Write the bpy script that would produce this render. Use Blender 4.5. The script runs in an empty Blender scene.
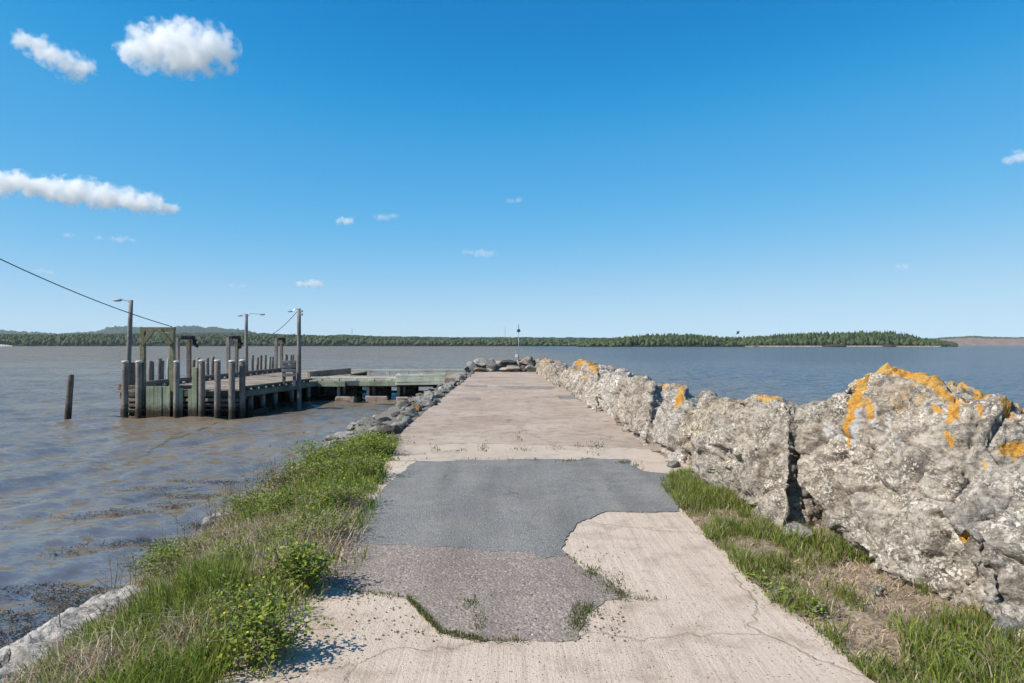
import bpy, bmesh, math, random
import numpy as np
from mathutils import Vector, Matrix, noise as mn

scene = bpy.context.scene
COL = scene.collection
F, CX, HY, EYE, WZ = 683.0, 512.0, 345.0, 1.7, -1.05
rng = np.random.default_rng(7)
random.seed(7); mn.seed_set(7)

def W(px, py, D):                       # picture position at depth D -> place in the world
    return Vector(((px-CX)/F*D, D, EYE-(py-HY)/F*D))
def G(px, py, z=0.0):                   # place on the level z
    D = F*(EYE-z)/(py-HY)
    return Vector(((px-CX)/F*D, D, z))
def lerp(a, b, t): return a+(b-a)*t
ORD = ['first','second','third','fourth','fifth','sixth','seventh','eighth','ninth','tenth','eleventh','twelfth',
       'thirteenth','fourteenth','fifteenth','sixteenth','seventeenth','eighteenth','nineteenth','twentieth']

# ------------------------------------------------------------------ objects
def tag(o, label=None, cat=None, group=None, kind=None):
    if label: o['label'] = label
    if cat: o['category'] = cat
    if group: o['group'] = group
    if kind: o['kind'] = kind
    return o
def empty(name, loc, label, cat, group=None, rz=0.0):
    o = bpy.data.objects.new(name, None); COL.objects.link(o)
    o.location = loc; o.rotation_euler = (0, 0, rz)
    o.empty_display_size = .2
    return tag(o, label, cat, group)
def link(name, me, mat, parent=None):
    o = bpy.data.objects.new(name, me); COL.objects.link(o)
    if mat is not None: me.materials.append(mat)
    if parent is not None:
        o.parent = parent
        o.matrix_parent_inverse = Matrix.LocRotScale(parent.location, parent.rotation_euler, None).inverted()
    return o
def mesh_np(name, verts, faces_list, smooth=False, col=None):
    """faces_list: list of int arrays (n,k)"""
    me = bpy.data.meshes.new(name)
    verts = np.asarray(verts, dtype=np.float32)
    me.vertices.add(len(verts)); me.vertices.foreach_set('co', verts.ravel())
    idx = np.concatenate([np.asarray(f, dtype=np.int32).ravel() for f in faces_list])
    tot = np.concatenate([np.full(len(f), np.asarray(f).shape[1], dtype=np.int32) for f in faces_list])
    st = np.concatenate([[0], np.cumsum(tot)[:-1]]).astype(np.int32)
    me.loops.add(len(idx)); me.loops.foreach_set('vertex_index', idx)
    me.polygons.add(len(tot)); me.polygons.foreach_set('loop_start', st)
    me.polygons.foreach_set('use_smooth', np.full(len(tot), smooth))
    me.update(calc_edges=True); me.validate()
    if col is not None:
        c = np.ones((len(verts), 4), np.float32); c[:, :3] = col
        a = me.color_attributes.new('tint', 'FLOAT_COLOR', 'POINT'); a.data.foreach_set('color', c.ravel())
    return me
def set_attr(me, name, vals):
    a = me.attributes.new(name, 'FLOAT', 'POINT'); a.data.foreach_set('value', np.asarray(vals, np.float32))

class MB:                               # collects simple solids, links them as one mesh
    def __init__(s): s.bm = bmesh.new()
    def box(s, c, size, rot=None, bev=0.0, jit=0.0):
        m = Matrix.Translation(c)
        if rot is not None: m = m @ rot.to_4x4()
        r = bmesh.ops.create_cube(s.bm, size=1.0, matrix=m @ Matrix.Diagonal((*size, 1)))
        if jit:
            for v in r['verts']: v.co += Vector((random.uniform(-jit, jit), random.uniform(-jit, jit), random.uniform(-jit, jit)))
        if bev:
            es = list({e for v in r['verts'] for e in v.link_edges})
            bmesh.ops.bevel(s.bm, geom=es, offset=bev, segments=1, affect='EDGES')
        return s
    def bar(s, a, b, w, h=None, bev=0.0, up=Vector((0, 0, 1))):
        a, b = Vector(a), Vector(b); h = h or w
        d = (b-a); L = d.length; d.normalize()
        if abs(d.dot(up)) > .98: up = Vector((0, 1, 0))
        x = d.cross(up).normalized(); z = x.cross(d).normalized()
        R = Matrix((x, d, z)).transposed()
        return s.box((a+b)/2, (w, L, h), R, bev)
    def tube(s, pts, rad, n=10, cap=True, wob=0.0):
        pts = [Vector(p) for p in pts]
        rads = rad if isinstance(rad, (list, tuple)) else [rad]*len(pts)
        rings = []; prev = None
        for i, p in enumerate(pts):
            d = (pts[min(i+1, len(pts)-1)]-pts[max(i-1, 0)]).normalized()
            if prev is None:
                u = Vector((1, 0, 0)) if abs(d.x) < .9 else Vector((0, 1, 0))
            else: u = prev
            u = (u-d*u.dot(d)).normalized(); prev = u; v = d.cross(u)
            ring = []
            for k in range(n):
                an = 2*math.pi*k/n
                r = rads[i]*(1+random.uniform(-wob, wob))
                ring.append(s.bm.verts.new(p+u*math.cos(an)*r+v*math.sin(an)*r))
            rings.append(ring)
        for a, b in zip(rings, rings[1:]):
            for k in range(n):
                f = s.bm.faces.new((a[k], a[(k+1) % n], b[(k+1) % n], b[k])); f.smooth = n > 6
        if cap:
            s.bm.faces.new(list(reversed(rings[0]))); s.bm.faces.new(rings[-1])
        return s
    def build(s, name, mat, parent=None):
        me = bpy.data.meshes.new(name)
        bmesh.ops.recalc_face_normals(s.bm, faces=s.bm.faces)
        s.bm.to_mesh(me); s.bm.free()
        return link(name, me, mat, parent)

# ------------------------------------------------------------------ materials
class N:
    def __init__(s, name):
        s.m = bpy.data.materials.new(name); s.m.use_nodes = True
        s.t = s.m.node_tree; s.t.nodes.clear()
        s.out = s.t.nodes.new('ShaderNodeOutputMaterial')
    def n(s, typ, ins=None, **kw):
        nd = s.t.nodes.new('ShaderNode'+typ)
        for k, v in kw.items(): setattr(nd, k, v)
        for k, v in (ins or {}).items(): s.set(nd.inputs[k], v)
        return nd
    def set(s, sock, v):
        if isinstance(v, bpy.types.NodeSocket): s.t.links.new(v, sock)
        elif isinstance(v, bpy.types.Node): s.t.links.new(v.outputs[0], sock)
        else:
            if isinstance(v, (tuple, list)) and sock.type == 'RGBA' and len(v) == 3: v = (*v, 1)
            sock.default_value = v
    def coord(s, scale=(1, 1, 1), world=True, rot=(0, 0, 0)):
        c = s.n('NewGeometry').outputs['Position'] if world else s.n('TexCoord').outputs['Object']
        return s.n('Mapping', {'Vector': c, 'Scale': scale, 'Rotation': rot}).outputs[0]
    def noise(s, vec, scale, detail=4, rough=.55, dist=0.0):
        return s.n('TexNoise', {'Vector': vec, 'Scale': scale, 'Detail': detail, 'Roughness': rough, 'Distortion': dist}).outputs['Fac']
    def vor(s, vec, scale, feature='F1', rand=1.0, out='Distance'):
        nd = s.n('TexVoronoi', feature=feature); s.set(nd.inputs['Vector'], vec); nd.inputs['Scale'].default_value = scale
        nd.inputs['Randomness'].default_value = rand
        return nd.outputs[out]
    def ramp(s, fac, stops, interp='LINEAR'):
        nd = s.n('ValToRGB', {'Fac': fac}); cr = nd.color_ramp; cr.interpolation = interp
        while len(cr.elements) < len(stops): cr.elements.new(.5)
        for e, (p, c) in zip(cr.elements, stops):
            e.position = p; e.color = (*c, 1) if isinstance(c, (tuple, list)) else (c, c, c, 1)
        return nd.outputs[0]
    def mix(s, fac, a, b, mode='MIX'):
        nd = s.n('Mix', data_type='RGBA', blend_type=mode)
        s.set(nd.inputs[0], fac); s.set(nd.inputs[6], a); s.set(nd.inputs[7], b)
        return nd.outputs[2]
    def math(s, op, a, b=0.0, c=0.0, clamp=False):
        nd = s.n('Math', operation=op, use_clamp=clamp)
        s.set(nd.inputs[0], a); s.set(nd.inputs[1], b); s.set(nd.inputs[2], c)
        return nd.outputs[0]
    def bump(s, h, strength=.5, dist=.01, normal=None):
        ins = {'Height': h, 'Strength': strength, 'Distance': dist}
        if normal is not None: ins['Normal'] = normal
        return s.n('Bump', ins).outputs[0]
    def attr(s, name, out='Fac'):
        return s.n('Attribute', attribute_name=name).outputs[out]
    def principled(s, color, rough=.9, normal=None, **kw):
        ins = {'Base Color': color, 'Roughness': rough}
        if normal is not None: ins['Normal'] = normal
        ins.update(kw)
        p = s.n('BsdfPrincipled', ins)
        s.t.links.new(p.outputs[0], s.out.inputs['Surface'])
        return s.m

def mat_rock(name, base, light, dark, fleck=(.62, .6, .56), scale=1.0, lichen=True):
    m = N(name); c = m.coord((scale,)*3)
    n1 = m.noise(c, 1.6, 6, .6); n2 = m.noise(c, 14, 6, .7); n3 = m.noise(c, 60, 4, .6)
    wv = m.n('Mapping', {'Vector': m.n('NewGeometry').outputs['Position'], 'Scale': (scale*6, scale*6, scale*22), 'Rotation': (.5, .35, .2)}).outputs[0]
    st = m.noise(wv, 1.0, 5, .65, .8)
    n0 = m.noise(c, .8, 3, .6); nw = m.noise(c, 5.0, 5, .65)
    col = m.mix(m.ramp(n1, [(.36, 0.0), (.64, 1.0)]), base, light)
    col = m.mix(m.math('MULTIPLY', m.ramp(n0, [(.5, 0.0), (.68, 1.0)]), .5), col, tuple(b_*q for b_, q in zip(base, (1.06, .94, .8))))
    col = m.mix(m.math('MULTIPLY', m.ramp(nw, [(.36, 1.0), (.53, 0.0)]), .72), col, dark)
    col = m.mix(m.ramp(n2, [(.34, 0.8), (.5, 0.0)]), col, dark)
    col = m.mix(m.math('MULTIPLY', m.ramp(st, [(.38, 1.0), (.5, 0.0)]), .5), col, dark)
    # broken shell-like flecks
    d = m.n('TexNoise', {'Vector': c, 'Scale': 9, 'Detail': 3}).outputs['Color']
    cv = m.n('VectorMath', {0: c, 1: m.n('VectorMath', {0: d, 'Scale': .045}, operation='SCALE').outputs[0]}, operation='ADD').outputs[0]
    v1 = m.vor(cv, 34, out='Color'); v2 = m.vor(cv, 75, out='Color')
    f1 = m.ramp(v1, [(.75, 0.0), (.82, 1.0)]); f2 = m.ramp(v2, [(.67, 0.0), (.73, 1.0)])
    big = m.ramp(m.noise(c, 2.6, 4, .6), [(.42, .12), (.62, 1.0)])
    fl = m.math('MULTIPLY', m.math('MAXIMUM', f1, m.math('MULTIPLY', f2, .95)), big)
    col = m.mix(m.math('MULTIPLY', fl, .85), col, fleck)
    dk = m.ramp(m.vor(cv, 52, out='Color'), [(.12, 1.0), (.2, 0.0)])
    col = m.mix(m.math('MULTIPLY', dk, .55), col, dark)
    col = m.mix(1.0, col, m.n('ObjectInfo').outputs['Color'], 'MULTIPLY')
    if lichen:
        pl = m.attr('pale')
        pf = m.math('ADD', pl, m.math('MULTIPLY', m.math('SUBTRACT', m.noise(c, 22, 5, .7), .5), 1.0))
        col = m.mix(m.ramp(pf, [(.5, 0.0), (.75, .55)]), col, (.56, .56, .57))
        la = m.math('MULTIPLY', m.attr('lichen'), 1.0)
        lf = m.math('ADD', la, m.math('MULTIPLY', m.math('SUBTRACT', m.noise(c, 11, 8, .85), .5), 1.9))
        lf = m.math('ADD', lf, m.math('MULTIPLY', m.math('SUBTRACT', m.noise(c, 60, 3, .6), .5), .7))
        lmask = m.ramp(lf, [(.52, 0.0), (.6, 1.0)])
        lcol = m.mix(m.ramp(m.noise(c, 40, 3, .6), [(.35, 0.0), (.65, 1.0)]), (.50, .20, .014), (.62, .34, .06))
        pale_ = m.ramp(m.noise(c, 7, 4, .6), [(.45, 0.0), (.7, 1.0)])
        lcol = m.mix(m.math('MULTIPLY', pale_, .6), lcol, (.5, .38, .14))
        col = m.mix(m.math('MULTIPLY', lmask, .93), col, lcol)
    h = m.math('ADD', m.math('MULTIPLY', n2, .9), m.math('MULTIPLY', n3, .35))
    h = m.math('ADD', h, m.math('MULTIPLY', fl, .22))
    h = m.math('ADD', h, m.math('MULTIPLY', st, .8))
    h = m.math('SUBTRACT', h, m.math('MULTIPLY', dk, .4))
    return m.principled(col, .93, m.bump(h, .85, .035/scale), **{'Specular IOR Level': .25})

def mat_wood(name, a, b, top=None, wet=True, rough=.88, scale=1.0):
    m = N(name); c = m.coord((9*scale, 9*scale, .8*scale))
    n = m.noise(c, 2.5, 6, .65, .6); n2 = m.noise(m.coord(), 1.3, 3)
    n3 = m.noise(m.coord(), 9, 4, .7)
    col = m.mix(m.ramp(n, [(.3, 0.0), (.7, 1.0)]), a, b)
    col = m.mix(m.math('MULTIPLY', m.ramp(n2, [(.4, 0.0), (.62, 1.0)]), .55), col, tuple(x*.5 for x in a))
    col = m.mix(m.math('MULTIPLY', m.ramp(n3, [(.5, 0.0), (.68, 1.0)]), .45), col, (.36, .34, .31))
    rnd = m.n('ObjectInfo').outputs['Random']
    col = m.mix(1.0, col, m.ramp(rnd, [(0.0, (.84, .82, .80)), (1.0, (1.2, 1.2, 1.2))]), 'MULTIPLY')
    if wet:                              # weed and silt left by the tide, from the water line up
        z = m.n('SeparateXYZ', {0: m.n('NewGeometry').outputs['Position']}).outputs[2]
        zz = m.math('ADD', z, m.math('MULTIPLY', m.math('SUBTRACT', n3, .5), .5))
        col = m.mix(m.ramp(m.math('ADD', zz, 1.05), [(.22, 1.0), (.6, 0.0)]), col, (.045, .034, .024))
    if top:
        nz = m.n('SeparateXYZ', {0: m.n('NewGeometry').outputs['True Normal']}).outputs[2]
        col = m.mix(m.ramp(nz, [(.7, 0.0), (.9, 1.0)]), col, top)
    return m.principled(col, rough, m.bump(n, .6, .01), **{'Specular IOR Level': .25})

def mat_plain(name, c, rough=.6, metal=0.0, var=.15):
    m = N(name); n = m.noise(m.coord(), 12, 4, .6)
    col = m.mix(n, tuple(x*(1-var) for x in c), tuple(min(1, x*(1+var)) for x in c))
    return m.principled(col, rough, m.bump(n, .2, .004), Metallic=metal)

def mat_leaf(name, trans=.35, rough=.65):
    m = N(name); t = m.attr('tint', 'Color')
    nv = m.noise(m.coord(), 30, 2)
    col = m.mix(1.0, t, m.ramp(nv, [(.3, (.8, .8, .8)), (.7, (1.15, 1.15, 1.1))]), 'MULTIPLY')
    d = m.n('BsdfPrincipled', {'Base Color': col, 'Roughness': rough, 'Specular IOR Level': .25})
    tr = m.n('BsdfTranslucent', {'Color': col})
    mx = m.n('MixShader', {0: trans, 1: d.outputs[0], 2: tr.outputs[0]})
    m.t.links.new(mx.outputs[0], m.out.inputs['Surface'])
    return m.m

def mat_concrete(name, a, b, dirt, lines=1.0, patch=.5):
    m = N(name); c = m.coord()
    big = m.noise(c, .55, 5, .6); mid = m.noise(c, 3.2, 6, .65); fine = m.noise(c, 55, 5, .7)
    ln = m.noise(m.coord((16, .45, 1), rot=(0, 0, .06)), 1.0, 5, .65, .35)       # broom and tyre scoring along the road
    col = m.mix(m.ramp(big, [(.35, 0.0), (.65, 1.0)]), a, b)
    col = m.mix(m.math('MULTIPLY', m.ramp(mid, [(.5, 0.0), (.72, 1.0)]), patch), col, dirt)
    col = m.mix(m.math('MULTIPLY', m.ramp(ln, [(.3, 1.0), (.46, 0.0)]), .45*lines), col, dirt)
    sp = m.vor(c, 88, out='Color'); spd = m.vor(c, 88)
    sm = m.math('MULTIPLY', m.ramp(sp, [(.72, 0.0), (.74, 1.0)]), m.ramp(spd, [(.3, 1.0), (.45, 0.0)]))
    dm = m.math('MULTIPLY', m.ramp(sp, [(.10, 1.0), (.12, 0.0)]), m.ramp(spd, [(.3, 1.0), (.48, 0.0)]))
    col = m.mix(m.math('MULTIPLY', dm, .8), col, tuple(x*.32 for x in dirt))
    col = m.mix(m.math('MULTIPLY', sm, .45), col, (.6, .55, .5))
    col = m.mix(m.math('MULTIPLY', m.ramp(fine, [(.3, 1.0), (.5, 0.0)]), .35), col, dirt)
    ck = m.n('TexVoronoi', feature='DISTANCE_TO_EDGE')
    cvv = m.n('VectorMath', {0: c, 1: m.n('VectorMath', {0: m.n('TexNoise', {'Vector': c, 'Scale': 2.2, 'Detail': 5}).outputs['Color'], 'Scale': .5}, operation='SCALE').outputs[0]}, operation='ADD').outputs[0]
    m.set(ck.inputs['Vector'], cvv); ck.inputs['Scale'].default_value = .42
    crack = m.ramp(ck.outputs['Distance'], [(.0, 1.0), (.007, 0.0)])
    col = m.mix(m.math('MULTIPLY', crack, .28), col, tuple(x*.25 for x in dirt))
    h = m.math('ADD', m.math('MULTIPLY', fine, .5), m.math('MULTIPLY', mid, .8))
    h = m.math('ADD', h, m.math('MULTIPLY', ln, .9*lines))
    h = m.math('SUBTRACT', h, m.math('MULTIPLY', dm, .8)); h = m.math('ADD', h, m.math('MULTIPLY', sm, .4))
    h = m.math('SUBTRACT', h, m.math('MULTIPLY', crack, .4))
    return m.principled(col, .95, m.bump(h, .9, .018), **{'Specular IOR Level': .2})

def mat_aggregate(name, a, b, pebble, dark, scale=60, seam=None):
    m = N(name); c = m.coord()
    big = m.noise(c, 1.1, 5, .65); v = m.vor(c, scale, out='Color'); vd = m.vor(c, scale); v2 = m.vor(c, scale*2.1, out='Color')
    col = m.mix(m.ramp(big, [(.35, 0.0), (.65, 1.0)]), a, b)
    col = m.mix(m.ramp(v, [(.55, 0.0), (.9, .65)]), col, pebble)
    col = m.mix(m.ramp(v2, [(.1, .7), (.3, 0.0)]), col, dark)
    ds = m.noise(c, 2.1, 7, .72); tr = m.noise(m.coord((2.2, .25, 1)), 1.0, 3, .5)
    col = m.mix(m.math('MULTIPLY', m.ramp(ds, [(.5, 0.0), (.7, 1.0)]), .45), col, (.36, .30, .25))
    col = m.mix(m.math('MULTIPLY', m.ramp(tr, [(.35, 1.0), (.55, 0.0)]), .3), col, dark)
    ck = m.n('TexVoronoi', feature='DISTANCE_TO_EDGE')
    cvv = m.n('VectorMath', {0: c, 1: m.n('VectorMath', {0: m.n('TexNoise', {'Vector': c, 'Scale': 3.5, 'Detail': 5}).outputs['Color'], 'Scale': .5}, operation='SCALE').outputs[0]}, operation='ADD').outputs[0]
    m.set(ck.inputs['Vector'], cvv); ck.inputs['Scale'].default_value = .8
    cr = m.math('MULTIPLY', m.ramp(ck.outputs['Distance'], [(.0, 1.0), (.012, 0.0)]), m.ramp(ds, [(.42, 1.0), (.55, 0.0)]))
    col = m.mix(m.math('MULTIPLY', cr, .55), col, dark)
    h = m.math('ADD', m.math('MULTIPLY', m.math('SUBTRACT', 1.0, vd), .8), m.math('MULTIPLY', v2, .4))
    return m.principled(col, .92, m.bump(h, .8, .012), **{'Specular IOR Level': .25})

M = {}
M['boulder'] = mat_rock('pale_boulder_rock', (.33, .295, .255), (.48, .445, .40), (.09, .076, .064), fleck=(.74, .71, .665))
M['boulder_far'] = mat_rock('distant_boulder_rock', (.36, .325, .285), (.52, .475, .43), (.11, .095, .08), fleck=(.78, .76, .72), scale=.6)
M['riprap'] = mat_rock('grey_riprap_rock', (.215, .21, .20), (.34, .33, .315), (.08, .077, .072), fleck=(.5, .49, .47))
M['endrock'] = mat_rock('brownish_rock', (.41, .335, .27), (.53, .45, .385), (.15, .115, .09), fleck=(.45, .4, .35), scale=.7)
M['rustrock'] = mat_rock('rusty_rock', (.30, .16, .06), (.38, .24, .11), (.1, .06, .03), fleck=(.4, .3, .2))
M['darkrock'] = mat_rock('dark_rock', (.07, .062, .058), (.12, .11, .10), (.03, .028, .026), fleck=(.2, .19, .18))
M['ledge'] = mat_rock('bleached_ledge_rock', (.45, .43, .395), (.55, .535, .505), (.17, .15, .125), fleck=(.66, .54, .51), lichen=False)
M['concrete'] = mat_concrete('worn_concrete', (.52, .425, .345), (.585, .485, .40), (.29, .215, .16), .75, .75)
M['deck'] = mat_concrete('old_pier_concrete', (.345, .265, .212), (.47, .385, .32), (.19, .145, .115), .3, .85)
M['lip'] = mat_concrete('pale_concrete', (.46, .38, .31), (.52, .435, .36), (.30, .235, .18), .2, .6)
M['asphalt'] = mat_aggregate('worn_asphalt', (.18, .18, .178), (.245, .243, .235), (.38, .37, .345), (.06, .06, .06), 75)
M['gravel'] = mat_aggregate('packed_gravel', (.235, .19, .168), (.29, .24, .21), (.47, .41, .36), (.10, .08, .07), 48)
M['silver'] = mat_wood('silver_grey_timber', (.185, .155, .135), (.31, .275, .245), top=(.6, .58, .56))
M['brownpile'] = mat_wood('brown_timber', (.125, .10, .083), (.235, .195, .165))
M['green'] = mat_wood('green_stained_timber', (.20, .235, .15), (.33, .36, .255))
M['palegreen'] = mat_wood('pale_green_timber', (.43, .45, .35), (.60, .61, .50), wet=False)
M['olive'] = mat_wood('olive_timber', (.13, .135, .075), (.22, .215, .13))
M['darkgreen'] = mat_wood('dark_green_timber', (.085, .10, .075), (.17, .19, .145))
M['blackshade'] = mat_wood('black_shade_timber', (.012, .011, .010), (.03, .027, .024))  # black wood; under the wharf deck the shade is put into this colour
M['greyblue'] = mat_wood('weathered_blue_grey_timber', (.085, .10, .115), (.16, .18, .20), wet=False)
M['planks'] = mat_wood('bleached_deck_planks', (.30, .24, .19), (.42, .35, .28), wet=False)
M['pinkblock'] = mat_concrete('pink_concrete', (.33, .25, .21), (.40, .31, .265), (.10, .07, .055), .1, 1.0)
M['black'] = mat_plain('black_cable', (.012, .012, .013), .6)
M['steel'] = mat_plain('galvanised_steel', (.45, .46, .47), .45, .6)
M['lampgrey'] = mat_plain('lamp_housing', (.3, .31, .32), .5)
M['white'] = mat_plain('white_paint', (.75, .75, .73), .5)
M['navdark'] = mat_plain('dark_lantern', (.02, .025, .04), .4)
M['grass'] = mat_leaf('grass_blades', .42); M['leaf'] = mat_leaf('leaves', .3); M['dry'] = mat_leaf('dry_grass_blades', .2, .8)
M['twig'] = mat_plain('bare_twigs', (.30, .25, .21), .9)
M['tree'] = mat_leaf('far_tree_foliage', .0, .9)

def mat_ground():
    m = N('bank_soil'); c = m.coord()
    z = m.n('SeparateXYZ', {0: c}).outputs[2]
    n1 = m.noise(c, 2.4, 6, .65); n2 = m.noise(c, 28, 5, .7)
    soil = m.mix(m.ramp(n1, [(.35, 0.0), (.65, 1.0)]), (.24, .175, .125), (.40, .31, .23))
    soil = m.mix(m.ramp(n2, [(.35, .7), (.55, 0.0)]), soil, (.09, .065, .045))
    st = m.mix(m.vor(c, 7, out='Color'), (.04, .036, .032), (.13, .12, .105))
    zz = m.math('ADD', z, m.math('MULTIPLY', m.math('SUBTRACT', n1, .5), .5))
    col = m.mix(m.ramp(m.math('ADD', zz, 1.0), [(.25, 1.0), (.5, 0.0)]), m.mix(m.ramp(m.math('DIVIDE', m.n('SeparateXYZ', {0: c}).outputs[1], 100), [(.122, 0.0), (.132, 1.0)]), soil, m.mix(n1, (.10, .095, .088), (.2, .19, .175))), st)
    h = m.math('ADD', m.math('MULTIPLY', n2, .6), m.vor(c, 7))
    return m.principled(col, .95, m.bump(h, .8, .03), **{'Specular IOR Level': .2})
M['ground'] = mat_ground()

def mat_water():
    m = N('bay_water'); c = m.coord()
    a1 = m.noise(m.coord((.05, .16, 1), rot=(0, 0, .12)), 1.0, 5, .6)
    x = m.n('SeparateXYZ', {0: c}).outputs[0]
    silt = m.mix(m.ramp(a1, [(.3, 0.0), (.7, 1.0)]), (.13, .108, .083), (.205, .163, .117))
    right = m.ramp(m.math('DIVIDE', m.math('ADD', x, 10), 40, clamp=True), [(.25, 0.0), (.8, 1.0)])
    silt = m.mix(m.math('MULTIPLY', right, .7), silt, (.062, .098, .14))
    rw = m.coord((.7, 1.3, 1), rot=(0, 0, .25))
    w1 = m.noise(rw, 1.0, 3, .5, .4); w2 = m.noise(rw, 4.5, 4, .6, .3); w3 = m.noise(rw, .16, 3, .5)
    h = m.math('ADD', m.math('MULTIPLY', w1, .8), m.math('MULTIPLY', w2, .22))
    fo = m.noise(m.coord((.10, .55, 1)), 1.0, 6, .7)
    f2 = m.noise(m.coord((.02, .03, 1)), 1.0, 2)
    y = m.n('SeparateXYZ', {0: c}).outputs[1]
    fm = m.math('MULTIPLY', m.ramp(fo, [(.735, 0.0), (.76, 1.0)]), m.ramp(m.math('DIVIDE', y, 100, clamp=True), [(.2, 0.0), (.35, 1.0)]))
    col = m.mix(m.math('MULTIPLY', fm, .8), silt, (.75, .76, .78))
    ro = m.math('ADD', .07, m.math('MULTIPLY', fm, .6))
    nb = m.bump(h, .8, .10)
    nc = m.n('TexNoise', {'Vector': m.coord((2.3, 4.2, 1), rot=(0, 0, .2)), 'Scale': 1.0, 'Detail': 6, 'Roughness': .7}).outputs['Color']
    nv = m.n('VectorMath', {0: nc, 1: (.5, .5, .5)}, operation='SUBTRACT').outputs[0]
    nv = m.n('VectorMath', {0: nv, 1: (1.45, 1.9, 0)}, operation='MULTIPLY').outputs[0]
    nn = m.n('VectorMath', {0: m.n('VectorMath', {0: nb, 1: nv}, operation='ADD').outputs[0]}, operation='NORMALIZE').outputs[0]
    fr = m.math('MULTIPLY', m.n('Fresnel', {'IOR': 1.33, 'Normal': nb}).outputs[0], m.math('SUBTRACT', .29, m.math('MULTIPLY', fm, .25)))
    df = m.n('BsdfDiffuse', {'Color': col, 'Normal': nb}); gl = m.n('BsdfGlossy', {'Color': (1, 1, 1), 'Roughness': ro, 'Normal': nn})
    mx = m.n('MixShader', {0: fr, 1: df.outputs[0], 2: gl.outputs[0]})
    m.t.links.new(mx.outputs[0], m.out.inputs['Surface'])
    return m.m
M['water'] = mat_water()

# ------------------------------------------------------------------ profile of the shore
def interp(y, ys, xs): return np.interp(y, ys, xs)
EY = [-30, 3.4, 4.6, 5.4, 7.5, 10.0, 13.7, 44]
EX = [-1.3, -1.22, -1.22, -1.14, -1.42, -1.72, -2.12, -2.25]          # left edge of the paving
WY = [-30, 5.6, 7.4, 10.1, 15.6, 22, 29, 46]
WX = [-5.0, -4.15, -4.1, -4.45, -4.85, -5.3, -4.9, -4.6]              # water line on the left
RY = [-30, 3.9, 4.7, 6.2, 9.7, 12.2, 16.6, 27, 43, 46]
RX = [3.0, 2.95, 2.97, 2.5, 2.38, 2.28, 2.14, 1.9, 1.45, 1.4]         # foot of the boulder wall
PY = [-30, 3.4, 4.7, 6.6, 8.4, 9.0, 9.4, 12, 46]
PX = [1.9, 1.86, 1.74, 1.74, 1.84, 2.1, 2.6, 2.6, 2.2]                     # right edge of the paving
def ground_z(x, y):
    x = np.asarray(x, float); y = np.asarray(y, float)
    e = interp(y, EY, EX); w = interp(y, WY, WX); r = interp(y, RY, RX)
    t = np.clip((e-x)/np.maximum(e-w, .1), 0, 1.6)
    zl = -0.03-1.02*np.clip(t, 0, 1)**1.75-np.clip(t-1, 0, 1)*1.2
    tr = np.clip((x-(r+1.0))/2.2, 0, 2); zr = -0.03-1.1*tr
    z = np.where(x < e, zl, np.where(x > r+1, zr, -0.03))
    fe = np.clip((y-45.0)/2.5, 0, 2)
    z = z-fe*1.1
    return z
def gz(x, y): return float(ground_z(x, y))

def grid_mesh(name, xs, ys, zf, mat, kind='structure', smooth=True):
    X, Y = np.meshgrid(xs, ys); Z = zf(X, Y)
    v = np.stack([X, Y, Z], -1).reshape(-1, 3)
    nx, ny = len(xs), len(ys)
    i = (np.arange(ny-1)[:, None]*nx+np.arange(nx-1)[None]).ravel()
    f = np.stack([i, i+1, i+1+nx, i+nx], 1)
    o = link(name, mesh_np(name, v, [f], smooth), mat)
    return tag(o, kind=kind)

def ground_noise(X, Y):
    Z = ground_z(X, Y)
    fl = np.array([mn.fractal(Vector((a*1.3, b*1.3, 0)), .9, 2.0, 4) for a, b in zip(X.ravel(), Y.ravel())]).reshape(X.shape)
    e = interp(Y, EY, EX); p = interp(Y, PY, PX)
    side = np.clip(np.maximum(e-.1-X, X-p-.05)/.4, 0, 1)
    return Z+fl*.055*side
g = grid_mesh('ground', np.arange(-11, 10.01, .12), np.concatenate([np.arange(-25, 0, 1.0), np.arange(0, 20, .12), np.arange(20, 50, .3)]), ground_noise, M['ground'])

# ------------------------------------------------------------------ paving
def jag(poly, step=.12, amp=.02, seed=0, closed=True):
    out = []
    n = len(poly)
    for i in range(n if closed else n-1):
        a, b = poly[i], poly[(i+1) % n]
        k = max(1, int((Vector(b)-Vector(a)).length/step))
        for j in range(k):
            p = Vector(a).lerp(Vector(b), j/k)
            d = mn.noise_vector(Vector((p.x*3.1, p.y*3.1, seed*5.3)))*amp+mn.noise_vector(Vector((p.x*13, p.y*13, seed*5.3)))*amp*.5
            out.append((p.x+d.x, p.y+d.y))
    return out
def slab(name, poly, z, thick, mat, kind='structure', chamf=.006):
    bm = bmesh.new()
    top = [bm.verts.new((x, y, z)) for x, y in poly]
    f = bm.faces.new(top)
    if f.normal.z < 0: f.normal_flip()
    f.normal_update()
    if f.normal.z < 0: bmesh.ops.reverse_faces(bm, faces=[f])
    r = bmesh.ops.extrude_face_region(bm, geom=[f])
    for v in r['geom']:
        if isinstance(v, bmesh.types.BMVert): v.co.z -= thick
    bmesh.ops.recalc_face_normals(bm, faces=bm.faces)
    bmesh.ops.triangulate(bm, faces=[q for q in bm.faces if len(q.verts) > 4])
    me = bpy.data.meshes.new(name); bm.to_mesh(me); bm.free()
    o = link(name, me, mat); o['kind'] = kind
    return o
def gp(l, z=0.0): return [tuple(G(a, b, z)[:2]) for a, b in l]

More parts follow.
